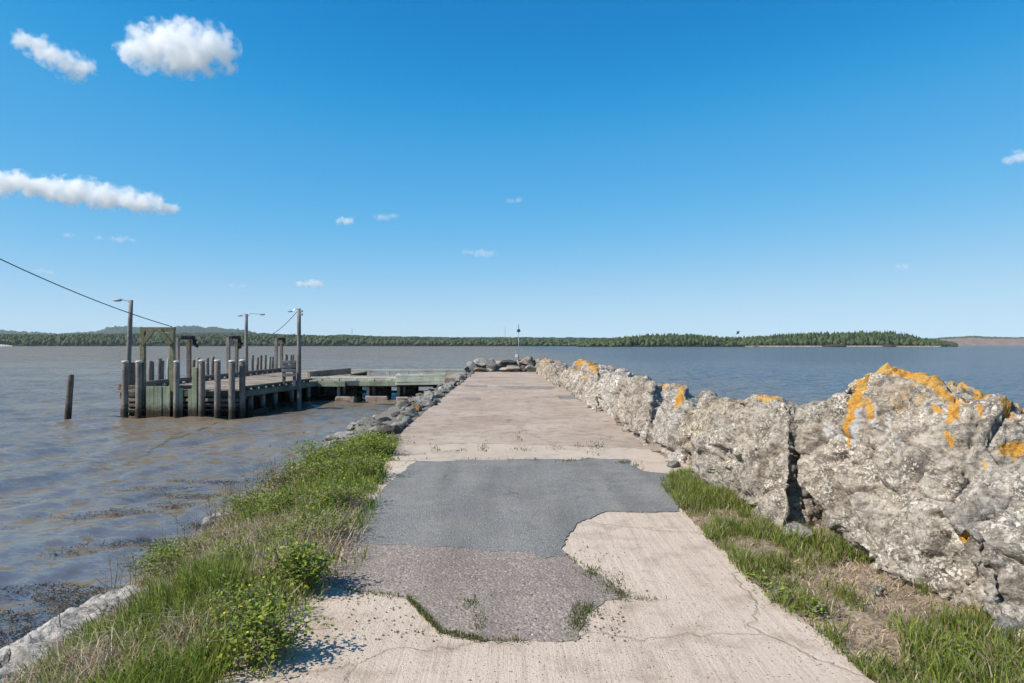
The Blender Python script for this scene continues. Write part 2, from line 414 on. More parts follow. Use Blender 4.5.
yj = 10.25                                                             # joint between the near paving and the pier deck
near = [(float(interp(y, EY, EX))-.25, y) for y in np.arange(-8, yj+.01, .5)] + [(float(interp(y, PY, PX)), y) for y in np.arange(yj, -8.01, -.35)]
slab('concrete_pavement', jag(near, .1, .05, 1), 0.0, .12, M['concrete'])
far = [(float(interp(y, EY, EX))-.06, y) for y in np.arange(yj+.01, 44.2, 1.0)] + [(float(interp(y, RY, RX))+.3, y) for y in np.arange(44, yj, -1.0)]
slab('pier_deck', jag(far, .15, .04, 2), .004, .12, M['deck'])
slab('concrete_strip', jag(gp([(396, 461.5), (404, 446), (470, 444), (560, 447), (652, 450), (668, 462), (690, 470), (676, 474.5), (642, 471), (632, 465), (636, 460.5), (600, 459), (500, 460.5)]), .05, .13, 3), .010, .03, M['lip'])
slab('asphalt_road', jag(gp([(416, 460), (500, 460), (600, 458.5), (636, 460), (633, 466), (643, 471.5), (668, 474.5), (672, 490), (680, 512), (655, 512.5), (604, 512), (582, 522), (566, 538), (561, 549), (566, 557), (545, 558), (526, 552), (462, 549.5), (420, 547), (350, 543), (340, 530), (382, 490)]), .025, .06, 4), .009, .03, M['asphalt'])
slab('gravel_patch', jag(gp([(350, 541), (420, 545), (462, 548), (526, 550), (545, 556), (566, 556), (577, 563), (598, 574), (628, 598), (604, 602), (588, 612), (580, 640), (540, 643), (500, 642), (455, 638), (438, 628), (424, 614), (408, 600), (385, 592), (350, 592), (320, 585)]), .025, .05, 5), .005, .03, M['gravel'])
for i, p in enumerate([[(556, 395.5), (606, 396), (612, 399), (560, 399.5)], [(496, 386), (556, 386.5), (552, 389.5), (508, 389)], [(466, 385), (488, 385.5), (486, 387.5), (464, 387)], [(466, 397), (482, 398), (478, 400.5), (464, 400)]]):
    slab('dark_patch', jag(gp(p), .1, .12, 6+i), .008, .02, M['asphalt'] if i == 0 else M['gravel'])  # thin sheets darker than the deck around them

# ------------------------------------------------------------------ water
def make_water():
    r = np.concatenate([np.geomspace(2.5, 160, 700), np.geomspace(165, 9000, 70)])
    th = np.concatenate([np.linspace(-math.pi, -1.25, 40)[:-1], np.linspace(-1.25, 1.0, 620), np.linspace(1.0, math.pi, 40)[1:]])
    R, T = np.meshgrid(r, th, indexing='ij')
    X, Y = R*np.sin(T), R*np.cos(T)
    Z = np.zeros_like(X)
    rw = np.random.default_rng(3)
    for k in range(26):
        lam = .42*1.115**k; d = math.radians(-62+rw.normal(0, 24)); a = .0062*lam**.8*(1 if lam < 4 else .8)
        fade = np.clip(lam/(R*.016)-.6, 0, 1)
        q = (X*math.sin(d)+Y*math.cos(d))*2*math.pi/lam+rw.uniform(0, 6.28)+.6*np.sin(X*.31+k)+.5*np.sin(Y*.27+k*2)
        fade = fade*np.clip((150-R)/90, 0, 1)
        Z += a*fade*(np.sin(q)+.25*np.sin(2*q+.6))
    Z = np.clip(Z, -.2, .2)
    v = np.stack([X, Y, WZ+Z], -1).reshape(-1, 3)
    nr, nt = R.shape
    i = (np.arange(nr-1)[:, None]*nt+np.arange(nt-1)[None]).ravel()
    f = np.stack([i, i+nt, i+nt+1, i+1], 1)
    o = link('water', mesh_np('water', v, [f], True), M['water']); o['kind'] = 'structure'
make_water()

# ------------------------------------------------------------------ rocks
def evaluated(o):
    dg = bpy.context.evaluated_depsgraph_get()
    return bpy.data.meshes.new_from_object(o.evaluated_get(dg))
def seg(p, t):
    ax, ay, bx, by = t[:4]; dx, dy = bx-ax, by-ay; L2 = dx*dx+dy*dy
    u = 0 if L2 == 0 else max(0, min(1, ((p.x-ax)*dx+(p.y-ay)*dy)/L2))
    return math.hypot(p.x-ax-u*dx, p.y-ay-u*dy)
def facet(p, dist, vp, k):
    h = 0.0; ws = 0.0
    for j in range(4):
        t = mn.cell_vector(vp[j]*7.3+Vector((.5, .5, .5)))*2-Vector((1, 1, 1))
        w_ = math.exp(-k*(dist[j]-dist[0])); ws += w_
        h += w_*((p-vp[j]).dot(t)+t.x*.5)
    return h/ws
def big_rock(name, pts, voxel, mat, label, cat='boulder', group=None, seed=0, back=(.95, .55), lichen=(), pale=(), amp=.07, rough=1.0, toplichen=0.0, smooth=5, groove=0.0, shrink=.975, push=0.0, stratw=.5, cuts=(), zmin=-.25):
    pts = [Vector(p) for p in pts]; cen = sum(pts, Vector())/len(pts); pts = [cen+(p-cen)*shrink+Vector((push, push*.5, 0)) for p in pts]; allp = list(pts)
    for p in pts:
        zz = p.z-(.22 if p.z > .5 else .1)
        allp.append(Vector((p.x+back[0], p.y+back[1], max(zz, zmin))))
        if p.z < .2: allp.append(Vector((p.x+.12, p.y+.05, min(-.3, p.z-.15))))
    bm = bmesh.new()
    for p in allp: bm.verts.new(p)
    r = bmesh.ops.convex_hull(bm, input=bm.verts)
    junk = [g for g in set(r['geom_interior'])|set(r['geom_unused']) if isinstance(g, bmesh.types.BMVert) and g.is_valid]
    bmesh.ops.delete(bm, geom=list(set(junk)), context='VERTS')
    bmesh.ops.triangulate(bm, faces=bm.faces)
    me = bpy.data.meshes.new('hull'); bm.to_mesh(me); bm.free()
    o = bpy.data.objects.new('hull', me); COL.objects.link(o)
    md = o.modifiers.new('r', 'REMESH'); md.mode = 'VOXEL'; md.voxel_size = voxel
    ms = o.modifiers.new('s', 'SMOOTH'); ms.factor = .5; ms.iterations = smooth
    me2 = evaluated(o)
    bpy.data.objects.remove(o)
    n = len(me2.vertices)
    co = np.empty(n*3, np.float32); me2.vertices.foreach_get('co', co); co = co.reshape(-1, 3)
    no = np.empty(n*3, np.float32); me2.vertex_normals.foreach_get('vector', no); no = no.reshape(-1, 3)
    off = Vector((seed*3.7, seed*1.9, seed*5.1)); d = np.zeros(n); li = np.zeros(n); pa = np.zeros(n)
    R = Matrix.Rotation(.55+.3*math.sin(seed), 3, 'X') @ Matrix.Rotation(.6+.4*math.cos(seed*2.), 3, 'Y')
    for i in range(n):
        p = Vector(co[i]); q = p+off
        wq = q+mn.noise_vector(q*1.6)*.09
        dist, vp = mn.voronoi(wq*1.7, distance_metric='DISTANCE')
        big = facet(wq*1.7, dist, vp, 15.0)                               # broken, tilted facets
        tv = mn.cell_vector(vp[0]*7.3+Vector((.5, .5, .5)))
        crack = min(1.0, (dist[1]-dist[0])*8) if tv.y > .62 else 1.0
        wq2 = wq+mn.noise_vector(q*6)*.05
        dist2, vp2 = mn.voronoi(wq2*5.2, distance_metric='DISTANCE')
        sm = facet(wq2*5.2, dist2, vp2, 14.0)
        tv2 = mn.cell_vector(vp2[0]*5.1+Vector((.5, .5, .5)))
        crack2 = min(1.0, (dist2[1]-dist2[0])*5) if tv2.y > .7 else 1.0
        f = mn.fractal(q*2.6, .8, 2.1, 6); fz = mn.fractal(q*14, .7, 2.1, 4)
        f2 = mn.ridged_multi_fractal(q*5.0, .9, 2.2, 4, 1.0, 2.0)
        s = R @ q
        sl = s.z*9+mn.noise(q*1.7)*1.6
        fl_ = math.floor(sl); bl = min(1.0, max(0.0, (sl-fl_-.7)/.3)); bl = bl*bl*(3-2*bl)
        strat = mn.noise(Vector((fl_*3.3, s.x*.9, s.y*.9)))*(1-bl)+mn.noise(Vector(((fl_+1)*3.3, s.x*.9, s.y*.9)))*bl
        gr = mn.noise(Vector((q.x*7+q.y*7, q.x*2-q.y*2, q.z*.7)))*groove
        pit = max(0.0, mn.noise(q*3.3+Vector((9, 2, 4)))-.25)*2.8+max(0.0, mn.noise(q*8.5)-.35)*.9
        d[i] = amp*(big*1.35+sm*.42-1.0*(1-crack)-.5*(1-crack2)+f*.45+fz*.22+(f2-1.2)*.08*rough+strat*.34*stratw+gr-pit*.7)
        v = 0.0
        if no[i][2] > -.3 and Vector(no[i]).dot(p-Vector((0, 0, EYE))) < .2*(p.y):
            P2 = Vector((CX+F*p.x/p.y, HY-F*(p.z-EYE)/p.y)); wob = mn.noise_vector(q*7)*4.5+mn.noise_vector(q*22)*2.0
            P3 = P2+Vector((wob.x, wob.y))
            for st_ in lichen: v = max(v, st_[5]*max(0.0, 1.3-.8*seg(P3, st_)/st_[4]))
            for st_ in pale: pa[i] = max(pa[i], st_[5]*max(0.0, 1.3-.8*seg(P3, st_)/st_[4]))
            P4 = P2+Vector((wob.x, wob.y))*.5
            for st_ in cuts:
                e = seg(P4, st_)/st_[4]
                if e < 1: d[i] -= st_[5]*(1-e*e)
        if toplichen and no[i][2] > .5:
            v = max(v, toplichen*1.35*max(0, mn.noise(q*1.5)+.5)*(no[i][2]-.25)*1.6)
        li[i] = min(v, 1)
    co2 = co+no*d[:, None]
    me2.vertices.foreach_set('co', co2.astype(np.float32).ravel())
    set_attr(me2, 'lichen', li); set_attr(me2, 'pale', pa)
    me2.polygons.foreach_set('use_smooth', np.ones(len(me2.polygons), bool)); me2.update()
    me2.name = name; me2.materials.clear()
    o = link(name, me2, mat)
    o.color = (*{1: (.93, .90, .87), 2: (1.0, .955, .90), 3: (.95, .90, .85), 4: (1.0, .93, .81), 5: (1.1, 1.07, 1.05), 6: (.97, .91, .86), 7: (1.12, 1.09, 1.07), 8: (1.06, 1.01, .96), 9: (.92, .86, .79), 10: (.82, .76, .69), 11: (.95, .86, .76)}.get(seed, (1, 1, 1)), 1)
    return tag(o, label, cat, group)

_ico = {}
def ico(sub):
    if sub not in _ico:
        bm = bmesh.new(); bmesh.ops.create_icosphere(bm, subdivisions=sub, radius=1)
        bm.verts.ensure_lookup_table()
        _ico[sub] = (np.array([v.co[:] for v in bm.verts]), np.array([[v.index for v in f.verts] for f in bm.faces])); bm.free()
    return _ico[sub]
def small_rock(name, loc, size, mat, label, cat='rock', group=None, seed=0, sub=4, rz=None, flat=15, lich=0.0):
    r = np.random.default_rng(seed+100)
    v, f = ico(sub); v = v.copy()
    for k in range(flat):
        n = r.normal(size=3); n[2] *= .8; n /= np.linalg.norm(n); dd = r.uniform(.40, .72)
        ex = np.maximum(0, v@n-dd); v -= ex[:, None]*n[None]*.95
    off = Vector(r.uniform(-50, 50, 3))
    for i in range(len(v)):
        q = Vector(v[i])+off
        v[i] *= 1+.09*mn.fractal(q*1.9, .75, 2.1, 5)+.045*mn.noise(Vector((math.floor((q.z+q.x*.4)*5)*2.7, q.x, q.y)))
    v *= np.array(size)[None]/np.array([.66, .66, .64])[None]*.66
    a = r.uniform(0, 6.28) if rz is None else rz
    t = r.uniform(-.25, .25)
    Rm = np.array((Matrix.Rotation(a, 3, 'Z') @ Matrix.Rotation(t, 3, 'X')))
    v = v@Rm.T
    me = mesh_np(name, v, [f], True)
    set_attr(me, 'lichen', np.clip(lich*(v[:, 2]/size[2]+.3), 0, 1)); set_attr(me, 'pale', np.zeros(len(v)))
    o = link(name, me, mat); o.location = loc
    g_ = r.uniform(.75, 1.2); o.color = (g_*r.uniform(.97, 1.06), g_, g_*r.uniform(.9, 1.02), 1)
    return tag(o, label, cat, group)

GW = 'armour boulders along the right side of the pier'
def L(px, py, D, r, s=1.0): return (W(px, py, D), r, s)
big_rock('boulder', [W(1000, 642, 3.92), W(946, 527, 4.42), W(972, 480, 4.78), W(1024, 452, 4.75), W(1100, 440, 4.4), W(1130, 680, 3.5), W(1040, 560, 4.0)], .0135, M['boulder'],
         'grey flaky boulder with two small orange lichen spots, cut by the frame beside the grass', group=GW, seed=1, back=(.9, .3),
         lichen=[(953, 534, 960, 533, 3.5, 1), (969, 533, 976, 535, 4, 1), (1004, 446, 1030, 441, 6, .95)], cuts=[(958, 560, 990, 566, 6, .10), (1000, 548, 1020, 556, 7, .09), (985, 590, 1024, 600, 5, .06), (972, 512, 1000, 508, 3, .05)], amp=.08, rough=2.2, stratw=2.2)
big_rock('boulder', [W(888, 581, 4.98), W(945, 602, 4.60), W(1060, 640, 4.1), W(790, 480, 6.25), W(797, 410, 6.6), W(812, 398, 6.6), W(850, 377, 6.45), W(878, 366, 6.35), W(896, 369, 6.25), W(930, 384, 5.9),
                     W(985, 394, 5.4), W(1020, 409, 5.2), W(1090, 440, 4.9), W(880, 470, 5.62), W(955, 480, 4.98), W(838, 520, 5.75)], .0135, M['boulder'],
         'largest pale speckled boulder with orange lichen running down from its peak', group=GW, seed=2, back=(1.0, .6),
         lichen=[(863, 377, 857, 396, 7, 1), (857, 396, 850, 412, 6, 1), (866, 399, 868, 410, 4, .85), (850, 414, 843, 432, 3.6, .9), (846, 438, 845, 445, 2.5, .8), (874, 369, 905, 373, 4.5, 1), (905, 373, 940, 389, 4.5, .95), (940, 389, 962, 394, 5, .9),
                 (933, 402, 940, 409, 4, .85), (953, 405, 952, 424, 5.5, 1), (948, 436, 951, 441, 4, .95), (977, 394, 984, 397, 5, .85), (978, 412, 981, 419, 3, .8), (1003, 408, 1012, 413, 5, .85), (1004, 444, 1026, 440, 6.5, 1), (1018, 450, 1022, 456, 4, .9), (984, 460, 986, 465, 2.5, .7), (1020, 492, 1024, 495, 3, .6)],
         pale=[(852, 436, 858, 408, 5, .8), (870, 404, 876, 425, 5, .75), (880, 440, 888, 418, 5, .65), (822, 424, 834, 430, 8, .7), (884, 465, 905, 478, 10, .45)],
         cuts=[(820, 457, 843, 452, 4, .09), (900, 518, 914, 502, 3.5, .08), (936, 520, 952, 521, 4, .10), (926, 560, 948, 553, 6, .12), (938, 553, 950, 538, 5, .11), (946, 520, 956, 498, 3, .06), (956, 498, 972, 474, 3, .05), (826, 470, 842, 500, 4, .06), (842, 500, 870, 545, 4, .06), (966, 470, 980, 482, 4, .06), (895, 487, 925, 470, 2.5, .04)], amp=.085, toplichen=.42, stratw=1.0)
big_rock('boulder', [W(690, 474, 8.65), W(748, 513, 6.95), W(784, 534, 6.2), W(789, 470, 6.45), W(791, 404, 6.95), W(765, 398, 7.4), W(736, 395, 8.0), W(716, 413, 8.2), W(690, 440, 8.5), W(740, 450, 7.2)], .02, M['boulder'],
         'upright grooved grey boulder behind the grass clump, beside the largest boulder', group=GW, seed=3, back=(1.0, .5), lichen=[(762, 398, 780, 400, 4.5, .8)], cuts=[(706, 455, 735, 462, 7, .10), (712, 447, 722, 452, 4, .07), (735, 408, 728, 418, 3, .06), (738, 506, 746, 512, 6, .09), (764, 420, 760, 470, 2.5, .04), (748, 410, 745, 450, 2.5, .04)], amp=.075, groove=.22, stratw=0)
big_rock('boulder', [W(671, 409, 10.3), W(700, 397, 9.6), W(722, 394, 9.2), W(748, 393, 9.0), W(667, 446, 10.0), W(690, 476, 8.95), W(670, 464, 9.75), W(714, 432, 8.8)], .022, M['boulder'],
         'yellowish grey boulder with a sloping ridge at the far end of the right grass verge', group=GW, shrink=.91, push=.13, seed=4, back=(.9, .6), cuts=[(676, 450, 690, 462, 6, .13), (668, 452, 676, 458, 4, .1), (700, 430, 690, 450, 3, .06), (722, 402, 712, 412, 3, .07)], amp=.075)
big_rock('boulder', [W(664, 384, 11.9), W(679, 388, 11.4), W(690, 395, 11.1), W(652, 410, 12.1), W(658, 452, 10.9), W(680, 468, 9.6), W(646, 441, 12.0)], .025, M['boulder'],
         'pale boulder with two slanting orange lichen stripes on its peaks', group=GW, shrink=.93, push=0.05, seed=5, back=(.9, .7), lichen=[(661, 395, 670, 384, 3.2, 1), (675, 402, 683, 388, 3.2, .95)], cuts=[(656, 446, 668, 450, 4, .12), (690, 393, 700, 396, 4, .1)], amp=.07)
big_rock('boulder', [W(619, 375, 15.6), W(640, 376, 14.6), W(658, 382, 13.3), W(612, 404, 15.6), W(627, 431, 13.6), W(650, 450, 11.3), W(636, 400, 13.5)], .03, M['boulder'],
         'long pale grey boulder with a rough brownish top, left of the striped lichen peaks', group=GW, shrink=.93, push=-0.08, seed=6, back=(.9, .8), cuts=[(608, 412, 612, 420, 4, .18), (628, 432, 640, 440, 3, .12), (622, 386, 650, 392, 4, .08)], amp=.08)
big_rock('boulder', [W(594, 374, 19.4), W(604, 371, 18.8), W(619, 373, 17.2), W(590, 396, 20.0), W(599, 412, 17.4), W(626, 431, 13.7), W(607, 395, 17)], .027, M['boulder_far'],
         'whitish boulder with a yellow lichen patch on the deck at its foot', group=GW, shrink=.93, push=0.1, seed=7, back=(.9, .8), lichen=[(588, 400, 597, 388, 2.6, .9), (598, 421, 603, 423, 3, 1)], cuts=[(600, 416, 606, 423, 3, .15)], amp=.105, rough=2.0, stratw=1.3)
big_rock('boulder', [W(569, 370, 25.5), W(582, 360, 24.3), W(590, 361, 23.6), W(601, 371, 20.5), W(568, 386, 26), W(575, 397, 22.7), W(600, 414, 17.0)], .03, M['boulder_far'],
         'far boulder crowned by a broad orange lichen cap', group=GW, shrink=.93, push=-0.08, seed=8, back=(.9, .8), lichen=[(579, 363, 588, 362, 4.5, 1), (590, 366, 596, 370, 3, .9), (585, 381, 590, 377, 2.4, .7)], cuts=[(574, 370, 592, 375, 2, .12)], amp=.105, rough=2.0, stratw=1.3)
big_rock('boulder', [W(555, 374, 29.5), W(561, 367, 29.2), W(572, 369, 27.5), W(553, 381, 29.5), W(561, 389, 26.5), W(576, 397, 22.5)], .034, M['boulder_far'],
         'angular buff boulder just beyond the orange capped boulder', group=GW, shrink=.93, push=0.14, seed=9, back=(.9, .8), amp=.105, rough=2.0, stratw=1.3)
big_rock('boulder', [W(547, 366, 34.5), W(555, 363, 33.2), W(561, 371, 31), W(547, 381, 32.6), W(561, 389, 26.8)], .036, M['boulder_far'],
         'narrow upright buff boulder with a dark hollow, second from the far end of the wall', group=GW, shrink=.93, push=-0.05, seed=10, back=(.9, .8), amp=.105, rough=2.0, stratw=1.3)
big_rock('boulder', [W(538, 361, 42), W(545, 358, 39), W(552, 362, 36), W(538, 374.5, 39.4), W(548, 381.5, 32.6)], .04, M['boulder_far'],
         'tan boulder closing the far end of the wall beside the rock heap', group=GW, shrink=.93, seed=11, back=(.9, .8), lichen=[(543, 360, 549, 360, 2, .6)], amp=.105, rough=2.0, stratw=1.3)
for i, (px, py, D, s, lab) in enumerate([(565, 366.5, 31, (.5, .45, .4), 'dark rock lying behind the angular buff boulder'),
                                         (575, 371, 27, (.5, .5, .4), 'small dark rock tucked behind the orange capped boulder'),
                                         (694, 396, 12.5, (.4, .5, .45), 'dark rock coloured as shade behind the boulder with striped lichen peaks')]):  # last rock's dark colour stands for the shaded side of the lichen peak
    p = W(px, py, D); small_rock('rock', (p.x+.25, p.y, p.z-.3), s, M['darkrock'], lab, 'rock', seed=40+i)

# stones at the foot of the wall
for i, (px, py, s, lab) in enumerate([(800, 541, (.17, .16, .15), 'rounded greenish grey stone in the gap left of the largest boulder'),
                                      (917, 582, (.13, .1, .08), 'flat buff stone under the overhang of the largest boulder'),
                                      (944, 590, (.12, .1, .09), 'small greenish stone under the overhang beside the flaky boulder'),
                                      (1018, 640, (.2, .16, .12), 'low mossy stone in the grass at the right frame edge'),
                                      (672, 468, (.16, .12, .1), 'small grey stone at the foot of the yellowish boulder'),
                                      (876, 594, (.05, .05, .03), 'tiny buff pebble in the grass below the largest boulder')]):
    p = G(px, py); small_rock('stone', (p.x+.04, p.y+.05, s[2]*.3), s, M['riprap'], lab, 'stone', seed=60+i)

# rocks heaped across the end of the pier
GE = 'rocks heaped across the far end of the pier'
heap = [(468, 366, .42, .25, 'riprap', 'small pale grey rock at the left end of the far heap'), (482, 362, .6, .45, 'riprap', 'pale grey wedge shaped rock rising at the left of the far heap'),
        (480, 368, .8, .22, 'endrock', 'long flat slab at the foot of the far heap on its left'), (491, 361.5, .42, .42, 'riprap', 'dark grey rock right of the wedge rock in the far heap'),
        (499, 363, .5, .35, 'endrock', 'brown rock in the middle of the far heap'), (506, 361.5, .75, .25, 'darkrock', 'dark ledge rock at the back of the far heap'),
        (507, 367.5, .85, .26, 'endrock', 'broad reddish brown slab at the front of the far heap'), (519, 362.5, .5, .4, 'endrock', 'orange tinted rock at the foot of the light mast'),
        (528, 359, .8, .42, 'endrock', 'large buff rock on top of the far heap right of the light mast'), (523, 369, .4, .35, 'darkrock', 'dark rock in the front hollow of the far heap'),
        (531, 367, .5, .38, 'endrock', 'buff rock at the front right of the far heap'), (490, 369, .4, .18, 'endrock', 'little rock lying on the deck before the far heap'),
        (539, 361, .6, .45, 'endrock', 'brown rock joining the far heap to the boulder wall'), (516, 369.3, .32, .3, 'riprap', 'small grey rock before the reddish slab of the far heap')]
for i, (px, py, w, h, mt, lab) in enumerate(heap):
    D = 43.2 if py > 366 else 44.6
    p = W(px, py, D); small_rock('rock', (p.x, p.y, p.z-h*.2 if p.z > .4 else max(.08, p.z-.1)), (w*1.15, w*.85, h*.78), M[mt], lab, 'rock', GE, seed=80+i, lich=.42 if i in (7, 8) else 0)
for i in range(9):                      # lower course that carries the heap
    small_rock('rock', (-2.6+i*.55, 44.7+.3*math.sin(i*2.1), .18+.05*math.cos(i*3)), (.62, .7, .5), M['endrock'] if i % 2 else M['riprap'],
               'rock of the lower course across the far end of the pier', 'rock', 'lower course of the far rock heap', seed=120+i)

# riprap along the left edge of the pier
GR = 'riprap rocks along the left edge of the pier'
edge = [(404, 427, .30, .2), (410, 421, .26, .22), (416, 415, .30, .3), (421, 409.5, .24, .3), (428, 404, .42, .34), (434, 400, .34, .36), (440, 396.5, .3, .3), (446, 392, .34, .3),
        (451, 388.5, .36, .3), (456, 385, .36, .3), (461, 381, .42, .34), (465, 377.5, .42, .38), (468, 375, .4, .32)]
for i, (px, py, w, h) in enumerate(edge):
    p = G(px, py); rust = (i == 3)
    lab = 'rust brown rock with yellow lichen among the grey riprap on the left pier edge' if rust else '%s grey riprap rock from the near end of the left pier edge' % ORD[i if i < 3 else i-1]
    small_rock('riprap_rock', (p.x-.10, p.y, h*.08), (w*.72, w*.95, h*.66), M['rustrock'] if rust else M['riprap'], lab, 'rock', GR, seed=150+i, lich=.3 if rust else 0)
rr = random.Random(5)
for i in range(26):
    y = 13.2*(43/13.2)**((i+rr.uniform(-.4, .4)+.5)/26); x = float(interp(y, EY, EX))+rr.uniform(-.5, -.05); q = rr.uniform(.1, .2)
    small_rock('edge_stone', (x, y, .02), (q, q*rr.uniform(.8, 1.4), q*.8), M['riprap'] if i % 4 else M['darkrock'], 'small angular stone wedged among the riprap on the left pier edge', 'stone', 'small stones wedged among the riprap', seed=500+i, sub=3)
for i in range(84):                     # stones of the slope below
    y = 12.5*(44/12.5)**(rr.random()); t = rr.uniform(.06, 1.02)
    e = float(interp(y, EY, EX)); w = float(interp(y, WY, WX))
    if 33 < y < 40 and t > .75: t *= .6
    x = lerp(e-.1, w, t); s = rr.uniform(.16, .36)
    small_rock('slope_stone', (x, y, gz(x, y)+.03), (s, s*rr.uniform(.7, 1.1), s*.45), M['riprap'] if rr.random() < .8 else M['darkrock'],
               'flat grey stone on the slope below the left pier edge', 'stone', 'stones on the slope below the left pier edge', seed=200+i, sub=3)

# bleached ledge and stones along the water on the left
big_rock('stone_ledge', [Vector((-3.72, 4.3, -1.0)), Vector((-3.92, 4.4, -.80)), Vector((-3.76, 4.3, -.53)), Vector((-3.84, 5.4, -.55)), Vector((-3.95, 5.4, -.80)), Vector((-3.68, 5.5, -.47)), Vector((-3.82, 6.5, -.74)), Vector((-3.64, 6.4, -.56)), Vector((-3.42, 4.3, -.50)), Vector((-3.42, 6.3, -.54))], .016, M['ledge'],
         'long bleached stone ledge edging the grass bank above the water', 'ledge', seed=21, zmin=-2, back=(.2, .1), amp=.05, smooth=3, rough=1.8)
for i, (x, y, s, lab, mt) in enumerate([(-3.95, 6.6, (.28, .2, .16), 'brown stone wedged against the outer side of the bleached ledge', 'endrock'), (-4.0, 7.5, (.34, .22, .16), 'larger brown stone at the far end of the bleached ledge', 'endrock'),
                                        (-4.05, 9.2, (.3, .25, .2), 'white stone at the water below the outer shrub', 'ledge'), (-4.15, 9.9, (.26, .3, .18), 'second white stone along the water beyond the outer shrub', 'ledge'),
                                        (-3.75, 4.5, (.2, .2, .2), 'cracked grey stone at the near end of the bleached ledge', 'riprap'), (-4.3, 11.6, (.34, .3, .2), 'dark stone at the water half hidden by dead stems', 'darkrock')]):
    small_rock('shore_stone', (x, y, max(gz(x, y), WZ-.02)+.05), s, M[mt], lab, 'stone', seed=300+i)

# ------------------------------------------------------------------ plants
def blades(name, base, h, w, lean, col, mat, kind='stuff', droop=.5, segs=2):
    n = len(base); r = np.random.default_rng(len(base))
    an = r.uniform(0, 2*np.pi, n); ld = r.uniform(0, 2*np.pi, n)
    side = np.stack([np.cos(an), np.sin(an), np.zeros(n)], 1)*w[:, None]*.5
    ln = np.stack([np.cos(ld), np.sin(ld), np.zeros(n)], 1)*(lean*h)[:, None]
    up = np.zeros((n, 3)); up[:, 2] = h
    m1 = base+up*.5+ln*.28; m2 = base+up*.82+ln*.65; tip = base+up*(1-droop*lean*.5)[:, None]+ln*1.15
    V = np.stack([base-side, base+side, m1-side*.85, m1+side*.85, m2-side*.5, m2+side*.5, tip], 1).reshape(-1, 3)
    k = np.arange(n)*7
    q = np.concatenate([np.stack([k, k+1, k+3, k+2], 1), np.stack([k+2, k+3, k+5, k+4], 1)])
    t = np.stack([k+4, k+5, k+6], 1)
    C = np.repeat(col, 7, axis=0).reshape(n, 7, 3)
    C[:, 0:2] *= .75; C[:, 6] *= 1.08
    me = mesh_np(name, V, [q, t], False, C.reshape(-1, 3))
    o = link(name, me, mat); o['kind'] = kind
    return o
def nz2(x, y, s, seed): return np.array([mn.fractal(Vector((a*s, b*s, seed)), .8, 2.0, 3) for a, b in zip(x, y)])

def bank_points(n, tmin, tmax, ymin=2.6, ymax=12.3, bias=1.6, r=rng):
    y = ymin+(ymax-ymin)*r.random(n)**bias
    t = r.uniform(tmin, tmax, n)
    e = interp(y, EY, EX); w = interp(y, WY, WX)
    x = e-.02+(w-e)*t
    return x, y, t
def tints(n, base, var, r=rng):
    b = np.array(base)[r.integers(0, len(base), n)]
    return np.clip(b*(1+r.normal(0, var, (n, 1)))*(1+r.normal(0, var*.4, (n, 3))), .005, .9)
GREEN = [(.19, .25, .035), (.25, .31, .05), (.145, .195, .032), (.31, .32, .10)]
DRY = [(.46, .37, .26), (.55, .45, .33), (.38, .30, .21), (.34, .25, .185)]

def left_bank():
    n = 120000
    x, y, t = bank_points(n, 0, .98)
    g1 = nz2(x, y, .95, 1.3); g2 = nz2(x, y, 3.2, 9.1)
    pg = .49-1.5*np.clip(t-.36, 0, 1)+g1*.95+g2*.35
    pg += np.where(y < 5.0, .42*(t < .72), 0)+.25*(t < .28)
    isg = (pg > .42) & (rng.random(n) < np.clip(.45+g2*.9, .1, .95))
    e_fade = rng.random(n) < np.clip(t/.10, .15, 1)
    isg &= e_fade & ~((y < 6.7) & (x < -3.42+.12*g2))
    bz = ground_z(x, y)-.02
    B = np.stack([x, y, bz], 1)
    i = np.where(isg)[0]
    h = rng.uniform(.16, .40, len(i))*(1+g1[i]*.4)*np.clip(.55+t[i]*3, .5, 1)*(1-.42*np.clip((y[i]-5.5)/5, 0, 1))*(1-.35*np.clip((t[i]-.5)*2, 0, 1))
    h = h*np.where((y[i] < 6.8) & (x[i] < -2.55), np.clip((x[i]+3.7)*.75, .2, 1), 1)
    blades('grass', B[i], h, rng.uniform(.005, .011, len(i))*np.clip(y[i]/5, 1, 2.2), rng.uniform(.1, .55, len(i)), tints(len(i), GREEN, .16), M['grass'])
    pd = .16+1.05*np.clip(t-.32, 0, 1)-g1*.75-np.where(y < 5.0, .12, 0)-.12*(t < .25)
    isd = (~isg) & (pd > .22) & (rng.random(n) < .6) & e_fade & ~((y < 6.7) & (x < -3.5+.2*g2))
    i = np.where(isd)[0]
    h = rng.uniform(.14, .36, len(i))*(1-.42*np.clip((y[i]-5.5)/5, 0, 1))*(1-.25*np.clip((t[i]-.6)*2, 0, 1))*np.clip(.5+t[i]*3, .5, 1)
    h = h*np.where((y[i] < 6.8) & (x[i] < -2.65), np.clip((x[i]+3.8)*.8, .25, 1), 1)
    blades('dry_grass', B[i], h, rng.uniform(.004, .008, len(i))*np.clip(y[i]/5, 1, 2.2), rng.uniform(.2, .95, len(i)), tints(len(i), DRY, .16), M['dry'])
left_bank()

